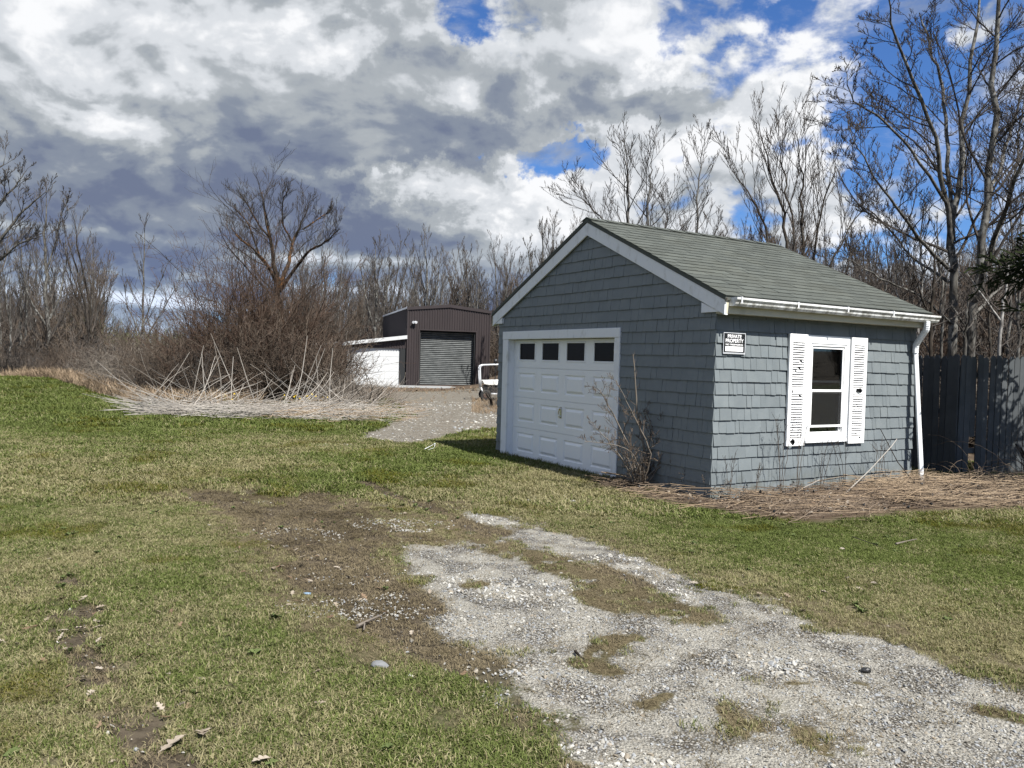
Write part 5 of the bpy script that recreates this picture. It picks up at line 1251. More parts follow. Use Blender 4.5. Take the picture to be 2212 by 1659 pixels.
def blade_mat(name, greens, straws, bias=0.0):
    m = bpy.data.materials.new(name); m.use_nodes = True; k = NG(m.node_tree)
    tone = attr(k, 'tone'); gsel = attr(k, 'g', 'INSTANCER'); v = attr(k, 'v', 'INSTANCER'); ym = attr(k, 'ym', 'INSTANCER')
    isg = k.ss(k.m('SUBTRACT', k.m('ADD', gsel, bias), tone), -.10, .06)
    u = k.m('FRACT', k.m('MULTIPLY', tone, 7.31))
    c = k.mix(isg, k.mix(u, straws[0], straws[1]), k.mix(u, greens[0], greens[1]))
    c = k.mix(k.m('MULTIPLY', ym, k.ss(u, .2, .6)), c, (.085, .078, .010))
    sc_ = k.ss(v, 0, 1, .75, 1.25, 'LINEAR'); c = k.vm('MULTIPLY', c, k.comb(sc_, sc_, sc_))
    d = k.node('ShaderNodeBsdfDiffuse'); t = k.node('ShaderNodeBsdfTranslucent'); k.put(d.inputs[0], c); k.put(t.inputs[0], k.vm('MULTIPLY', c, (1.0, 1.1, .6)))
    mx = k.node('ShaderNodeMixShader'); mx.inputs[0].default_value = .25; k.l.new(d.outputs[0], mx.inputs[1]); k.l.new(t.outputs[0], mx.inputs[2])
    o = k.node('ShaderNodeOutputMaterial'); k.l.new(mx.outputs[0], o.inputs[0]); return m
M['blade'] = blade_mat('grass_blades', ((.062, .080, .022), (.145, .172, .058)), ((.16, .142, .072), (.30, .272, .160)))
def in_view_points(n, y0, y1, mar=.75, pw=2.0):
    """random ground points in a wedge ahead, a little wider than the picture"""
    d = (y0 ** pw + (y1 ** pw - y0 ** pw) * rng.random(n)) ** (1 / pw); x = (rng.random(n) * 2 - 1) * ((mar - .02) * d + 1.2); return x, d
def inside_garage(x, y, m=.0):
    lx = (x - GX) * e2[0] + (y - GY) * e2[1]; ly = (x - GX) * e1[0] + (y - GY) * e1[1]
    return (lx > -m) & (lx < L + m) & (ly > -m) & (ly < W + m)
def turf(name, n, y0, y1, meshes, s0, s1, pw=2.0):
    x, y = in_view_points(n, y0, y1, pw=pw); c = cover(x, y)
    dens = 1 - np.clip(1.5 * c['gravel'] + 1.05 * c['mud'] + 1.1 * c['mulch'] + 1.3 * c['yard'] + c['woods'], 0, 1); dens = dens * (1 - .93 * c['moss']) * (.55 + .45 * sstep(fbm(x, y, 4, 3, 77), .30, .48))
    k = (rng.random(n) < dens) & ~inside_garage(x, y, .03); k &= sd_poly(x, y, Z['gravel']) > -6
    x, y = x[k], y[k]; c = {q: (v[k] if isinstance(v, np.ndarray) and v.shape else v) for q, v in c.items()}
    z = ground_z(x, y) - .018 * c['mud'] + .0
    s = (s0 + (s1 - s0) * rng.random(len(x))) * (1 + .25 * (c['green'] - .5)) * (1 - .25 * c['moss'])
    rot = np.stack([rng.normal(size=len(x)) * .12, rng.normal(size=len(x)) * .12, rng.random(len(x)) * 6.28], 1)
    gsel = np.clip(c['green'] * (1 - .5 * c['moss']) + rng.normal(size=len(x)) * .13 + (fbm(x, y, 6, 3, 50) - .5) * .6, 0, 1)
    o = scatter_stuff(name, np.stack([x, y, z], 1), rot, s, meshes, {'g': gsel, 'v': rng.random(len(x)) * .6 + .4 * fbm(x, y, 2.5, 2, 51), 'ym': c['ymoss'] * .8}); return o
TU = [tuft_mesh(600 + i) for i in range(5)]
TUF = [tuft_mesh(620 + i, n=30, rad=.11, h=.05, w=.0055, name='far_tuft') for i in range(3)]
for me in TU + TUF: me.materials.append(M['blade'])
turf('grass', 80000, 1.9, 8.5, TU, .65, 1.15)
turf('grass', 68000, 8.3, 17, TUF, .6, 1.0, pw=1.7)
turf('grass', 42000, 16.5, 38, TUF, 1.0, 1.7, pw=1.6)
# low broad-leaved weeds in the turf
def weed_mesh(seed):
    r = np.random.default_rng(seed); V, F = [], []
    for i in range(11):
        a = r.random() * 6.28; l_ = .012 + .022 * r.random(); c_, s_ = math.cos(a), math.sin(a); w = l_ * .38; k = len(V); z = .008 + .016 * r.random()
        V += [(0, 0, .002), (c_ * l_ * .5 - s_ * w, s_ * l_ * .5 + c_ * w, z), (c_ * l_, s_ * l_, z * .8), (c_ * l_ * .5 + s_ * w, s_ * l_ * .5 - c_ * w, z)]; F += [(k, k + 3, k + 2, k + 1)]
    me = bpy.data.meshes.new('weed_leaf'); me.from_pydata(V, [], F); me.materials.append(M['weed_leaf']); return me
M['weed_leaf'] = twig('weed_leaves', (.08, .11, .035), (.18, .22, .08)); WD = [weed_mesh(i) for i in range(4)]
x, y = in_view_points(700, 2.3, 9.0); c = cover(x, y); kk = (rng.random(700) < sstep(fbm(x, y, 1.8, 3, 95), .48, .66) * (c['gravel'] < .05) * (1 - c['mulch'])) & ~inside_garage(x, y, .05); x, y = x[kk], y[kk]; n = len(x)
scatter_stuff('low_weeds', np.stack([x, y, ground_z(x, y) + .004], 1), np.stack([rng.normal(size=n) * .15, rng.normal(size=n) * .15, rng.random(n) * 6.28], 1), .6 + .9 * rng.random(n), WD)
# thatch: dead blades lying flat in the brown fringes
TH = [tuft_mesh(680 + i, n=30, rad=.07, h=.011, w=.0016, name='thatch', lean=3.2) for i in range(3)]
M['thatch'] = twig('thatch', (.10, .078, .042), (.30, .245, .15))
for me in TH: me.materials.append(M['thatch'])
x, y = in_view_points(50000, 2.0, 12.0, pw=1.8); c = cover(x, y); kk = (rng.random(50000) < np.clip(c['moss'] * .9 + .25 * (c['mud'] > .1) + .10, 0, 1) * (1 - .85 * c['gravel']) * (1 - c['mulch'])) & ~inside_garage(x, y, .05); x, y = x[kk], y[kk]; n = len(x)
scatter_stuff('thatch', np.stack([x, y, ground_z(x, y) - .002], 1), np.stack([rng.normal(size=n) * .1, rng.normal(size=n) * .1, rng.random(n) * 6.28], 1), .6 + .6 * rng.random(n), TH)
# longer unmown fringe at the garage base, shadow side, and around the fence
def strip_points(pts, hw, n):
    pts = np.asarray(pts); seg = np.hypot(*(pts[1:] - pts[:-1]).T); cs = np.concatenate([[0], np.cumsum(seg)]); t = rng.random(n) * cs[-1]
    i = np.clip(np.searchsorted(cs, t) - 1, 0, len(seg) - 1); f = (t - cs[i]) / seg[i]; p = pts[i] * (1 - f[:, None]) + pts[i + 1] * f[:, None]
    return p[:, 0] + rng.normal(size=n) * hw, p[:, 1] + rng.normal(size=n) * hw
LONG = [tuft_mesh(640 + i, n=16, rad=.05, h=.11, w=.0032, name='long_tuft', lean=.5) for i in range(3)]
for me in LONG: me.materials.append(M['blade'])
base_line = [garage_pt((-.04, W + .05, 0)), garage_pt((-.04, 1.5, 0))]; base_line = np.array([(p.x, p.y) for p in base_line])
xs_, ys_ = [], []
for pts, hw, n in ((base_line, .035, 260), (np.array([(garage_pt((-.03, W + .03, 0)).x, garage_pt((-.03, W + .03, 0)).y), (garage_pt((2.5, W + .1, 0)).x, garage_pt((2.5, W + .1, 0)).y)]), .05, 150), (np.array([(5.8, 11.9), (6.9, 12.1), (9.5, 12.3)]), .22, 420), (gp([(1330, 1035), (1420, 1070)]), .1, 60)):
    a, b_ = strip_points(pts, hw, n); xs_.append(a); ys_.append(b_)
xs_ = np.concatenate(xs_); ys_ = np.concatenate(ys_); kk = ~inside_garage(xs_, ys_, .01); xs_, ys_ = xs_[kk], ys_[kk]; n = len(xs_)
scatter_stuff('long_grass', np.stack([xs_, ys_, ground_z(xs_, ys_)], 1), np.stack([rng.normal(size=n) * .15, rng.normal(size=n) * .15, rng.random(n) * 6.28], 1), .5 + .6 * rng.random(n), LONG, {'g': .45 + .4 * rng.random(n), 'v': rng.random(n), 'ym': np.zeros(n)})
# pale dry grass at the wood's edge and in clumps
STR = [tuft_mesh(660 + i, n=22, rad=.16, h=.55, w=.008, name='dry_tuft', lean=.45) for i in range(3)]
for me in STR: me.materials.append(M['straw'])
P_ = []
for _ in range(2600):
    x = wr.uniform(-44, -5); e = float(np.interp(x, WOODS[:, 0], WOODS[:, 1])); y = e + abs(wr.gauss(0, .9)) - .15; P_.append((x, y))
for _ in range(500): p = at_depth(wr.uniform(800, 1075), 850, wr.uniform(27, 44)); P_.append((p[0], p[1])) if (wr.random() < .06 or 36.5 < p[1] < 41) else None
for _ in range(420): p = at_depth(wr.uniform(1020, 1130), 850, wr.uniform(24, 31)); P_.append((p[0], p[1]))
P_ = np.array([p for p in P_ if p is not None]); n = len(P_)
sc_r = np.where(P_[:, 0] < -8, .5 + .6 * rng.random(n), .12 + .25 * rng.random(n))
scatter_stuff('dry_grass', np.column_stack([P_, ground_z(P_[:, 0], P_[:, 1])]), np.stack([rng.normal(size=n) * .2, rng.normal(size=n) * .2, rng.random(n) * 6.28], 1), sc_r, STR)

# ------------------------------------------------------------------ crushed stone
def stone_mesh(seed):
    r = random.Random(seed); bm = bmesh.new(); bmesh.ops.create_icosphere(bm, subdivisions=1, radius=1)
    for v in bm.verts: v.co *= r.uniform(.72, 1.15)
    for v in bm.verts: v.co.z *= .55; v.co.x *= 1.25
    me = bpy.data.meshes.new('pebble'); bm.to_mesh(me); bm.free(); me.materials.append(M['stone']); return me
def stone_mat():
    m = bpy.data.materials.new('crushed_stone'); m.use_nodes = True; k = NG(m.node_tree); t = attr(k, 'v', 'INSTANCER'); b = k.node('ShaderNodeBsdfPrincipled'); b.inputs['Roughness'].default_value = .85; b.inputs['Specular IOR Level'].default_value = .2
    c = k.mix(t, (.12, .11, .09), (.38, .37, .335)); u = k.m('FRACT', k.m('MULTIPLY', t, 13.7)); c = k.mix(k.ss(u, .72, .8, 0, .6), c, (.19, .21, .235)); c = k.mix(k.ss(u, .12, .06, 0, .6), c, (.19, .15, .10))
    k.put(b.inputs['Base Color'], c); o = k.node('ShaderNodeOutputMaterial'); k.l.new(b.outputs[0], o.inputs[0]); return m
M['stone'] = stone_mat(); ST = [stone_mesh(700 + i) for i in range(5)]
def stones(name, n, y0, y1, s0, s1, zone, pw=2.0, big=None):
    x, y = in_view_points(n, y0, y1, pw=pw); c = cover(x, y); w_ = np.clip(c[zone] * 1.2 - .15, 0, 1)
    if zone == 'gravel': w_ = w_ * (.45 + .55 * sstep(fbm(x, y, 1.1, 3, 60), .35, .55)) + .02 * (c['mud'] > .3) + .012 * sstep(-sd_poly(x, y, Z['gravel']), -1.5, .2)
    k = rng.random(n) < w_; x, y = x[k], y[k]; z = ground_z(x, y) - .006; nn = len(x)
    bigf = sstep(fbm(x, y, 1.2, 3, 61), .5, .62)
    s = (s0 + (s1 - s0) * rng.random(nn) ** 2.2) * (1 + .6 * bigf)
    sc3 = s[:, None] * (1 + .25 * rng.normal(size=(nn, 3))).clip(.5, 1.6)
    scatter_stuff(name, np.stack([x, y, z], 1), rng.random((nn, 3)) * np.array([.8, .8, 6.28]), sc3, ST, {'v': np.clip(rng.random(nn) * .8 + .3 * bigf, 0, 1)})
stones('gravel', 80000, 2.0, 5.0, .0035, .010, 'gravel'); stones('gravel', 68000, 4.9, 10.0, .004, .010, 'gravel', 1.6)
stones('gravel', 26000, 14, 30, .012, .03, 'yard', 1.6)
# small chips in the pothole and white patches near the yard
def patch(px, py, rx, ry, n, s0, s1, v0, name='gravel'):
    c_ = on_ground(px, py); a = rng.random(n) * 6.28; q = np.sqrt(rng.random(n)); x = c_[0] + np.cos(a) * q * rx; y = c_[1] + np.sin(a) * q * ry
    k = fbm(x, y, 5, 3, 70) + .25 * (rng.random(n) - .5) > .50; x, y = x[k], y[k]; nn = len(x)
    scatter_stuff(name, np.stack([x, y, ground_z(x, y) - .002], 1), rng.random((nn, 3)) * np.array([.8, .8, 6.28]), s0 + (s1 - s0) * rng.random(nn), ST, {'v': np.clip(v0 + .3 * rng.random(nn), 0, 1)})
patch(1215, 1077, .45, .28, 900, .007, .017, .45); patch(722, 961, .33, .28, 420, .02, .04, 1.0); patch(820, 988, .5, .22, 160, .014, .03, .8); patch(770, 978, .45, .3, 110, .012, .025, .8); patch(870, 1130, .5, .3, 500, .006, .013, .6); patch(640, 1150, .5, .25, 260, .005, .010, .6)
patch(700, 1235, .6, .3, 260, .004, .009, .5); patch(780, 1305, .55, .3, 600, .004, .010, .55)

# ------------------------------------------------------------------ fallen leaves and bits: each a thing only where it reads as one
def leaf_mesh(seed, size=.06, mat='leaf_dead', lobes=4):
    r = random.Random(seed); pts = [(-.5, 0.0)]; n = 17; am = r.uniform(.3, .42)
    for i in range(n): t = (i + 1) / (n + 1); pts.append((-.5 + t, (.62 + am * math.cos(t * 6.283 * (lobes - .3) + seed)) * .34 * math.sin(math.pi * t) ** .7 * r.uniform(.9, 1.1)))
    pts.append((.55, 0)); low = [(x + r.uniform(-.03, .03), -y * r.uniform(.85, 1.1)) for x, y in pts[1:-1]][::-1]; ring = pts + low
    cz = lambda x, y: .08 * math.sin(x * 3 + seed) + abs(y) * .18 + r.uniform(-.02, .02)
    V = [(x * size, y * size, cz(x, y) * size + .012) for x, y in ring] + [(0, 0, .012)]; k = len(ring)
    me = bpy.data.meshes.new('leaf'); me.from_pydata(V, [], [(i, (i + 1) % k, k) for i in range(k)]); me.materials.append(M[mat]); return me
LVS = [leaf_mesh(i, 1.0, 'leaf_dead') for i in range(5)] + [leaf_mesh(10 + i, 1.0, 'leaf_brown') for i in range(3)]
big_leaves = [(372, 1612, .13, 'large pale lobed oak leaf lying in the near left grass', 0), (565, 1652, .09, 'pale crumpled leaf at the very bottom edge of the lawn', 1), (437, 1588, .10, 'narrow pale leaf just behind the large oak leaf', 2), (180, 1465, .085, 'bright white leaf scrap on the soil strip at left', 3),
              (214, 1445, .06, 'small white leaf above the bright scrap on the soil strip', 4), (176, 1358, .075, 'pale leaf at the left of a pair on the bare soil', 1), (212, 1356, .06, 'pale leaf at the right of a pair on the bare soil', 2), (100, 1335, .05, 'small yellow-brown leaf left of the soil strip', 4), (180, 1294, .07, 'pale leaf on the upper dark soil patch', 3),
              (452, 1136, .075, 'pale leaf on the grass left of the muddy rut', 0), (1735, 1325, .075, 'curled brown leaf on the grass beside the gravel edge', 2), (1700, 1291, .06, 'curled leaf farther up the grass by the gravel edge', 1), (1640, 1288, .06, 'pale leaf right at the gravel edge', 4), (1830, 1253, .06, 'curled pale leaf in the middle of the right lawn', 0),
              (1498, 1262, .085, 'white leaf beside the yellow moss patch', 3), (1197, 1151, .05, 'white chip on the brown turf before the garage', 4), (1090, 1106, .05, 'small pale leaf near the end of the right rut', 0), (398, 1588 - 90, .05, 'small pale leaf left of the gravel near the soil strip', 3)]
for i, (px, py, s_, lab, k) in enumerate(big_leaves):
    p = on_ground(px, py); o = bpy.data.objects.new('fallen_leaf', LVS[k if k != 2 else 2]); COL.objects.link(o); o.location = (p[0], p[1], float(ground_z(p[0], p[1])) + .018); o.rotation_euler = (wr.uniform(-.3, .3), wr.uniform(-.3, .3), wr.uniform(0, 6.28)); o.scale = (s_,) * 3
    tag(o, lab, 'leaf', 'leaves lying singly on the ground')
# the anonymous rest
lx_, ly_ = [], []
for (px, py, rx, ry, n) in ((190, 1350, .5, .9, 26), (260, 1560, .5, .45, 16), (640, 1205, .6, .45, 30), (720, 1290, .5, .4, 22), (560, 1130, .5, .4, 10), (560, 1480, .6, .5, 8), (1900, 1270, 1.6, 1.0, 22), (400, 1250, 2.2, 2.0, 34), (900, 1010, 3, 2, 26), (1700, 1100, 1.5, .5, 40)):
    c_ = on_ground(px, py); a = rng.normal(size=(n, 2)); lx_ += list(c_[0] + a[:, 0] * rx * .6); ly_ += list(c_[1] + a[:, 1] * ry * .6)
lx_, ly_ = np.array(lx_), np.array(ly_); kk = ~inside_garage(lx_, ly_, .05); lx_, ly_ = lx_[kk], ly_[kk]; n = len(lx_)
scatter_stuff('leaf_litter', np.stack([lx_, ly_, ground_z(lx_, ly_) + .014], 1), rng.normal(size=(n, 3)) * np.array([.3, .3, 3]), .025 + .04 * rng.random(n), LVS)
xw, yw = in_view_points(5200, 24, 44); kk = (cover(xw, yw)['woods'] > .5); xw, yw = xw[kk], yw[kk]; n = len(xw)
scatter_stuff('leaf_litter', np.stack([xw, yw, ground_z(xw, yw) + .03], 1), rng.normal(size=(n, 3)) * np.array([.3, .3, 3]), .10 + .12 * rng.random(n), LVS[5:])

def stick(name, pts_px, rad, mat, label, cat='stick', h=.02, kids=()):
    P_ = [on_ground(*p) for p in pts_px]; c_ = P_[0]; pts = [(p[0] - c_[0], p[1] - c_[1], float(ground_z(p[0], p[1])) + h) for p in P_]
    m = MB().tube(pts, [rad * (1 - .6 * i / (len(pts) - 1)) for i in range(len(pts))], 6)
    for kp in kids: q_ = [on_ground(*p) for p in kp]; m.tube([(p[0] - c_[0], p[1] - c_[1], float(ground_z(p[0], p[1])) + h) for p in q_], rad * .5, 5)
    o = m.build(name, M[mat], None); o.location = (c_[0], c_[1], 0); tag(o, label, cat); return o
stick('fallen_branch', [(772, 1355), (800, 1340), (825, 1330)], .011, 'twig_pale', 'forked pale branch lying left of the gravel', kids=([(788, 1346), (786, 1362)],))
stick('dark_stick', [(1243, 1406), (1254, 1418), (1262, 1426)], .010, 'bark_dark', 'short dark stick lying on the gravel', h=.012)
stick('fallen_twig', [(1840, 1170), (1880, 1185), (1915, 1200)], .004, 'twig_dark', 'thin dark twig lying in the lawn by the dead stems', h=.06)
stick('fallen_branch', [(1935, 1178), (1960, 1172), (1980, 1168)], .009, 'twig_pale', 'short pale grey branch on the right lawn', h=.03)
stick('plastic_loop', [(918, 975), (930, 968), (940, 962), (938, 972), (925, 977)], .006, 'white', 'thin white loop of cord on the grass left of the garage', 'cord', .05)
stick('white_cane', [(1520, 1032), (1600, 1063), (1640, 1085)], .006, 'cane', 'long pale cane lying low across the garage corner', h=.08)
def chunk(name, px, py, s_, mat, label, cat):
    p = on_ground(px, py); r = random.Random(px); bm = bmesh.new(); bmesh.ops.create_icosphere(bm, subdivisions=2, radius=1)
    for v in bm.verts: v.co *= r.uniform(.8, 1.1)
    me = bpy.data.meshes.new(name); bm.to_mesh(me); bm.free(); me.materials.append(M[mat]); o = bpy.data.objects.new(name, me); COL.objects.link(o); o.location = (p[0], p[1], float(ground_z(p[0], p[1])) + s_[2] * .5); o.scale = s_; tag(o, label, cat)
M['rock_grey'] = material('grey_rock', None, .9, .004, .2, make=mk_white(.4, (.16, .165, .17), (.08, .08, .08))); M['rock_blue'] = material('blue_scrap', (.16, .24, .32), .4)
chunk('black_lump', 1871, 1444, (.03, .02, .016), 'black', 'small black lump on the gravel at the right', 'debris'); chunk('blue_scrap', 664, 1277, (.032, .018, .008), 'rock_blue', 'small pale blue scrap at the edge of the mud', 'debris'); chunk('rock', 820, 1434, (.05, .035, .02), 'rock_grey', 'flat grey rock half sunk in the grass left of the gravel', 'rock')
chunk('black_scrap', 1436, 1096, (.09, .05, .02), 'black', 'flat black scrap at the near edge of the dead stems', 'debris')
for px, py, lab in ((1550, 1268, 'yellow-green moss cushion at the gravel edge'), (1013, 1106 + 493, 'low green weed clump between lawn and gravel')):
    p = on_ground(px, py); nn = 60; a = rng.normal(size=(nn, 2)) * np.array([.12, .05]); scatter_stuff('moss_patch', np.column_stack([p[0] + a[:, 0], p[1] + a[:, 1], np.full(nn, float(ground_z(p[0], p[1])))]), rng.random((nn, 3)) * np.array([.2, .2, 6]), .4 + .3 * rng.random(nn), TU, {'g': np.full(nn, 1.0), 'v': rng.random(nn), 'ym': np.full(nn, 1.0 if px > 1500 else .2)})

# ------------------------------------------------------------------ flattened dead stems along the window wall
def lying(name, n, centre_fn, len_rng, rad_rng, mat, ang_c, ang_s, hmax, seg=5, bend=.12, lift=0.0):
    P = np.empty((n, seg, 3)); S = np.empty((n, seg))
    for i in range(n):
        x, y, hh = centre_fn(); a = wr.gauss(ang_c, ang_s); L_ = wr.uniform(*len_rng); el = wr.gauss(0, .10) + lift * wr.random()
        d = np.array([math.cos(a), math.sin(a), math.sin(el)]); p = np.array([x, y, float(ground_z(x, y)) + .01 + hh * wr.random()]) - d * L_ * (.5 if not lift else 0)
        for k in range(seg):
            P[i, k] = p; d = unit(d + rng.normal(size=3) * np.array([bend, bend, bend * .6])); p = p + d * L_ / (seg - 1)
        S[i] = wr.uniform(*rad_rng) * np.linspace(1, .5, seg)
    P[..., 2] = np.maximum(P[..., 2], ground_z(P[..., 0], P[..., 1]) + .006)
    v, q_ = merge_tubes([(P, S, 3)]); o = link(name, np_mesh(name, v, q_), None, M[mat]); tag(o, kind='stuff'); return o
mz = Z['mulch']; mx0, my0 = mz.min(0); mx1, my1 = mz.max(0)
def mulch_pt():
    while True:
        x, y = wr.uniform(mx0, mx1), wr.uniform(my0, my1); d = float(sd_poly(np.array([x]), np.array([y]), mz)[0])
        if d < -.04 and not inside_garage(x, y, .02): return x, y, min(.16, .04 + .12 * min(1, -d / .4))
wall_ang = math.atan2(e2[1], e2[0])
lying('dead_stems', 3600, mulch_pt, (.18, .75), (.0018, .0045), 'stem_brown', wall_ang - .25, .5, .1)
lying('dead_stems', 420, mulch_pt, (.5, 1.5), (.003, .0055), 'straw', wall_ang - .3, .35, .12, bend=.05)
def mulch_r():
    while True:
        x, y, h = mulch_pt()
        if x > 4.6: return x, y, h + .08
lying('dead_stems', 800, mulch_r, (.3, 1.3), (.002, .005), 'straw', wall_ang - .35, .45, .2, bend=.07)
nh = 900; hp = np.array([mulch_pt() for _ in range(nh)]); scatter_stuff('leaf_litter', np.column_stack([hp[:, 0], hp[:, 1], ground_z(hp[:, 0], hp[:, 1]) + .03 + hp[:, 2] * .6]), rng.normal(size=(nh, 3)) * np.array([.5, .5, 3]), .022 + .035 * rng.random(nh), LVS)
# seed heads: small dark balls among them
hs = [mulch_pt() for _ in range(190)]; SB = stone_mesh(9); SB.materials.clear(); SB.materials.append(M['black'])
scatter_stuff('seed_heads', [(x, y, float(ground_z(x, y)) + .05 + h * wr.random()) for x, y, h in hs], rng.random((190, 3)) * 3, .011 + .009 * rng.random(190), [SB])
# standing dry weeds in front of the window wall
def weed(lx, off, h, lean, seed, label, n=3, sp=.9):
    b_ = garage_pt((lx, -off, 0)); r = random.Random(seed); st = []
    for k in range(n):
        a = r.uniform(-1, 1) * sp; dxl = lean * h + a * .25 * h; e_ = np.array([e2[0], e2[1], 0]) * dxl; st.append(([(0, 0, -.02), tuple(e_ * .3 + np.array([0, 0, h * .4])), tuple(e_ * .65 + np.array([0, 0, h * .75])), tuple(e_ + np.array([0, 0, h * r.uniform(.85, 1)]))], [.0035, .003, .0024, .0016]))
    tr_, cr_ = bare_tree(seed, st, [dict(per=7, len=.22, spread=.6, up=.5, tmin=.45, n=4, wig=.15), dict(per=4, len=.4, spread=.7, up=.3, n=3)], .0016, (4, 3, 3))
    e = tree_object('dry_weed', tr_, cr_, M['stem_brown'], M['twig_dark'], (b_.x, b_.y, float(ground_z(b_.x, b_.y)))); e.children[0].name = 'stalks'; e.children[1].name = 'seed_sprays'; tag(e, label, 'weed', 'dry weeds before the window wall'); return e
for i, (lx, h, ln, lab, n) in enumerate([(.16, .62, .05, 'short dry weed at the garage corner', 3), (.95, 1.12, .05, 'tall dry weed left of the left shutter', 4), (1.15, 1.0, .12, 'dry weed below the left shutter', 3), (1.75, .85, .2, 'dry weed under the window, leaning right', 3), (2.15, .8, -.25, 'dry weed under the window, leaning left', 3), (2.7, .75, .1, 'thin dry weed under the right shutter', 3), (3.1, .7, -.4, 'dry stalk leaning left near the downspout', 2), (.5, .5, .3, 'low dry weed between corner and left shutter', 3)]):
    weed(lx, .14 + .07 * (i % 3), h, ln, 800 + i, lab, n)
for pts, lab in (([(3.35, .45, .05), (2.9, .42, .42), (2.55, .4, .85)], 'dark stalk leaning across the wall near the downspout'), ([(1.75, .5, .08), (2.3, .45, .35), (2.75, .42, .62), (2.9, .40, .72)], 'pale bleached stalk rising under the window'), ([(1.1, .45, .05), (1.0, .5, .2), (1.28, .5, .28)], 'short bleached stalk bent over near the corner')):
    m = MB(); q0 = garage_pt((pts[0][0], -pts[0][1], 0)); m.tube([tuple(garage_pt((p[0], -p[1], p[2])) - q0) for p in pts], [.007, .006, .005, .004][:len(pts)], 5); o = m.build('leaning_stalk', M['cane' if 'bleach' in lab else 'bark_dark']); o.location = q0; tag(o, lab, 'stalk')
# arching brambles by the fence at the right
def brambles():
    b_ = on_ground(2170, 1070); P = []; S = []
    for i in range(60):
        a = wr.uniform(1.2, 5.4); p = np.array([b_[0] + wr.gauss(0, .5), b_[1] + wr.gauss(0, .25), 0.0]); d = np.array([math.cos(a) * .7, math.sin(a) * .3, 1.0]); d /= np.linalg.norm(d); L_ = wr.uniform(.5, 1.5); q_ = []
        for k in range(8): q_.append(p.copy()); d = unit(d + np.array([math.cos(a) * .12, 0, -.32]) + rng.normal(size=3) * .06); p = p + d * L_ / 7; p[2] = max(p[2], .02)
        P.append(q_); S.append(np.linspace(.005, .002, 8))
    P = np.array(P) - np.array([b_[0], b_[1], 0]); v, q2 = merge_tubes([(P, np.array(S), 4)]); o = link('bramble', np_mesh('bramble', v, q2), None, M['stem_brown']); o.location = (b_[0], b_[1], 0); tag(o, 'tangle of arching dry brambles in front of the slate fence', 'bramble')
brambles()
bush(2262, 11.6, 1.25, 'twig_pale', 'pale twiggy bush at the right edge in front of the fence', 530, width=.5, n=34, kids=5, rmin=.0025, r0=.006)
bush(1068, 27.5, 1.1, 'twig_pale', 'small leafless bush beside the golf cart', 531, width=.5, n=16, kids=4, rmin=.004, r0=.007)

# ------------------------------------------------------------------ heap of bleached canes in front of the thicket
def cane_pt(px0, px1, y0, y1):
    def f():
        t = wr.random(); px = px0 + (px1 - px0) * t; p = on_ground(px, wr.uniform(y0, y1) + 8 * math.sin(t * 3)); return p[0], p[1], .30 * math.sin(math.pi * min(1, t * .85 + .12))
    return f
lying('bleached_canes', 430, cane_pt(330, 760, 880, 899), (.6, 2.3), (.006, .011), 'cane', .08, .20, .3, seg=6, bend=.05)
lying('bleached_canes', 110, cane_pt(330, 430, 886, 892), (.8, 1.9), (.006, .010), 'cane', 3.0, .16, .1, seg=7, bend=.05, lift=.30)
lying('bleached_canes', 380, cane_pt(620, 880, 880, 905), (.5, 1.8), (.005, .009), 'cane', .15, .5, .2, seg=6, bend=.12)
lying('dead_reeds', 420, cane_pt(560, 900, 868, 908), (.4, 1.3), (.005, .009), 'straw', .3, .9, .2, seg=6, bend=.12)
lying('dead_reeds', 700, cane_pt(640, 860, 852, 880), (.5, 1.4), (.004, .008), 'twig_pale', 1.2, .7, .4, seg=7, bend=.16, lift=1.1)
lying('bleached_canes', 150, cane_pt(300, 800, 870, 892), (.9, 2.4), (.006, .010), 'cane', 1.2, 1.4, .2, seg=7, bend=.08, lift=1.0)
ORD = ['first', 'second', 'third', 'fourth', 'fifth', 'sixth', 'seventh', 'eighth', 'ninth', 'tenth', 'eleventh', 'twelfth', 'thirteenth', 'fourteenth', 'fifteenth', 'sixteenth', 'seventeenth']
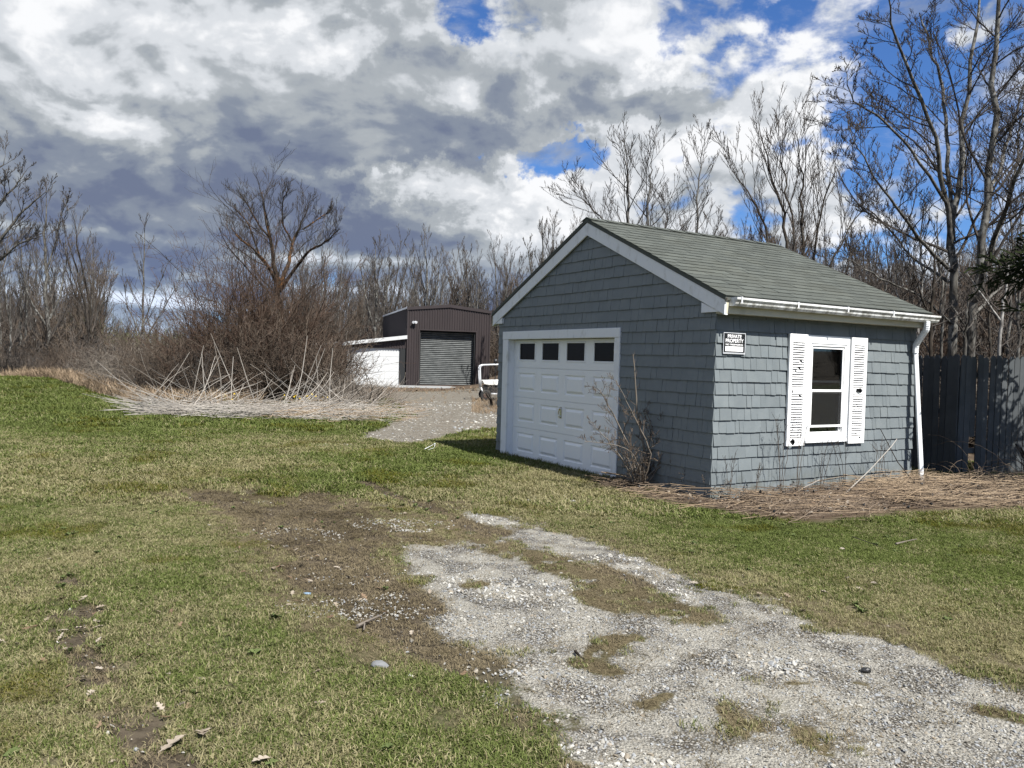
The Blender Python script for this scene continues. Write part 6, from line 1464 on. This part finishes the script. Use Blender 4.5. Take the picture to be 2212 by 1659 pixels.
CN = [((375, 886), (368, 830)), ((411, 885), (440, 746)), ((450, 890), (436, 760)), ((480, 892), (462, 738)), ((418, 885), (474, 770)), ((499, 885), (504, 770)), ((529, 888), (455, 720)), ((560, 890), (512, 750)), ((545, 890), (620, 820)), ((635, 882), (664, 725)), ((640, 886), (694, 745)), ((645, 884), (702, 752)),
      ((690, 886), (683, 770)), ((712, 885), (719, 752)), ((735, 880), (650, 800)), ((760, 884), (700, 830)), ((600, 892), (650, 815))]
for i, (b_, t_) in enumerate(CN):
    p0 = on_ground(*b_); p1 = at_depth(t_[0], t_[1], p0[1] + wr.uniform(-.5, .6)); z0 = float(ground_z(p0[0], p0[1])); o0 = np.array([p0[0], p0[1], z0]); mid = (o0 + p1) / 2 + np.array([wr.gauss(0, .04), 0, wr.gauss(0, .03)])
    m = MB().tube([(0, 0, -.05), tuple(mid - o0), tuple(p1 - o0)], [.012, .010, .005], 5); o = m.build('standing_cane', M['cane']); o.location = tuple(o0); tag(o, 'bleached cane standing up from the heap, %s from the left by its foot' % ORD[i] if False else 'bleached cane sticking up from the heap, ' + ORD[i] + ' from the left', 'cane', 'canes standing in the bleached heap')
# daffodils behind the heap
def daffodils():
    m = MB(); lf = MB()
    for cx_, n in ((505, 3), (640, 4), (665, 5), (695, 4)):
        for _ in range(n):
            p = on_ground(cx_ + wr.gauss(0, 12), 878 + wr.gauss(0, 2)); z = float(ground_z(p[0], p[1])); hh = wr.uniform(.26, .40); x, y = p[0], p[1]
            for k in range(6): a = k * 1.047; m.add([(x, y - .02, z + hh), (x + .026 * math.cos(a), y - .03, z + hh + .026 * math.sin(a)), (x + .026 * math.cos(a + .8), y - .03, z + hh + .026 * math.sin(a + .8))], [(0, 1, 2)])
            m.tube([(x, y - .02, z + hh), (x, y - .06, z + hh)], .014, 6)
            lf.tube([(x, y, z), (x, y - .02, z + hh)], .005, 4)
            for k in range(3): q_ = x + wr.uniform(-.05, .05); lf.add([(q_, y, z), (q_ + .015, y, z), (q_ + wr.uniform(-.06, .08), y, z + hh * .9)], [(0, 1, 2)])
    e = m.build('daffodils', M['daffodil']); tag(e, kind='stuff'); f = lf.build('daffodil_leaves', M['green_leaf']); tag(f, kind='stuff')
daffodils()
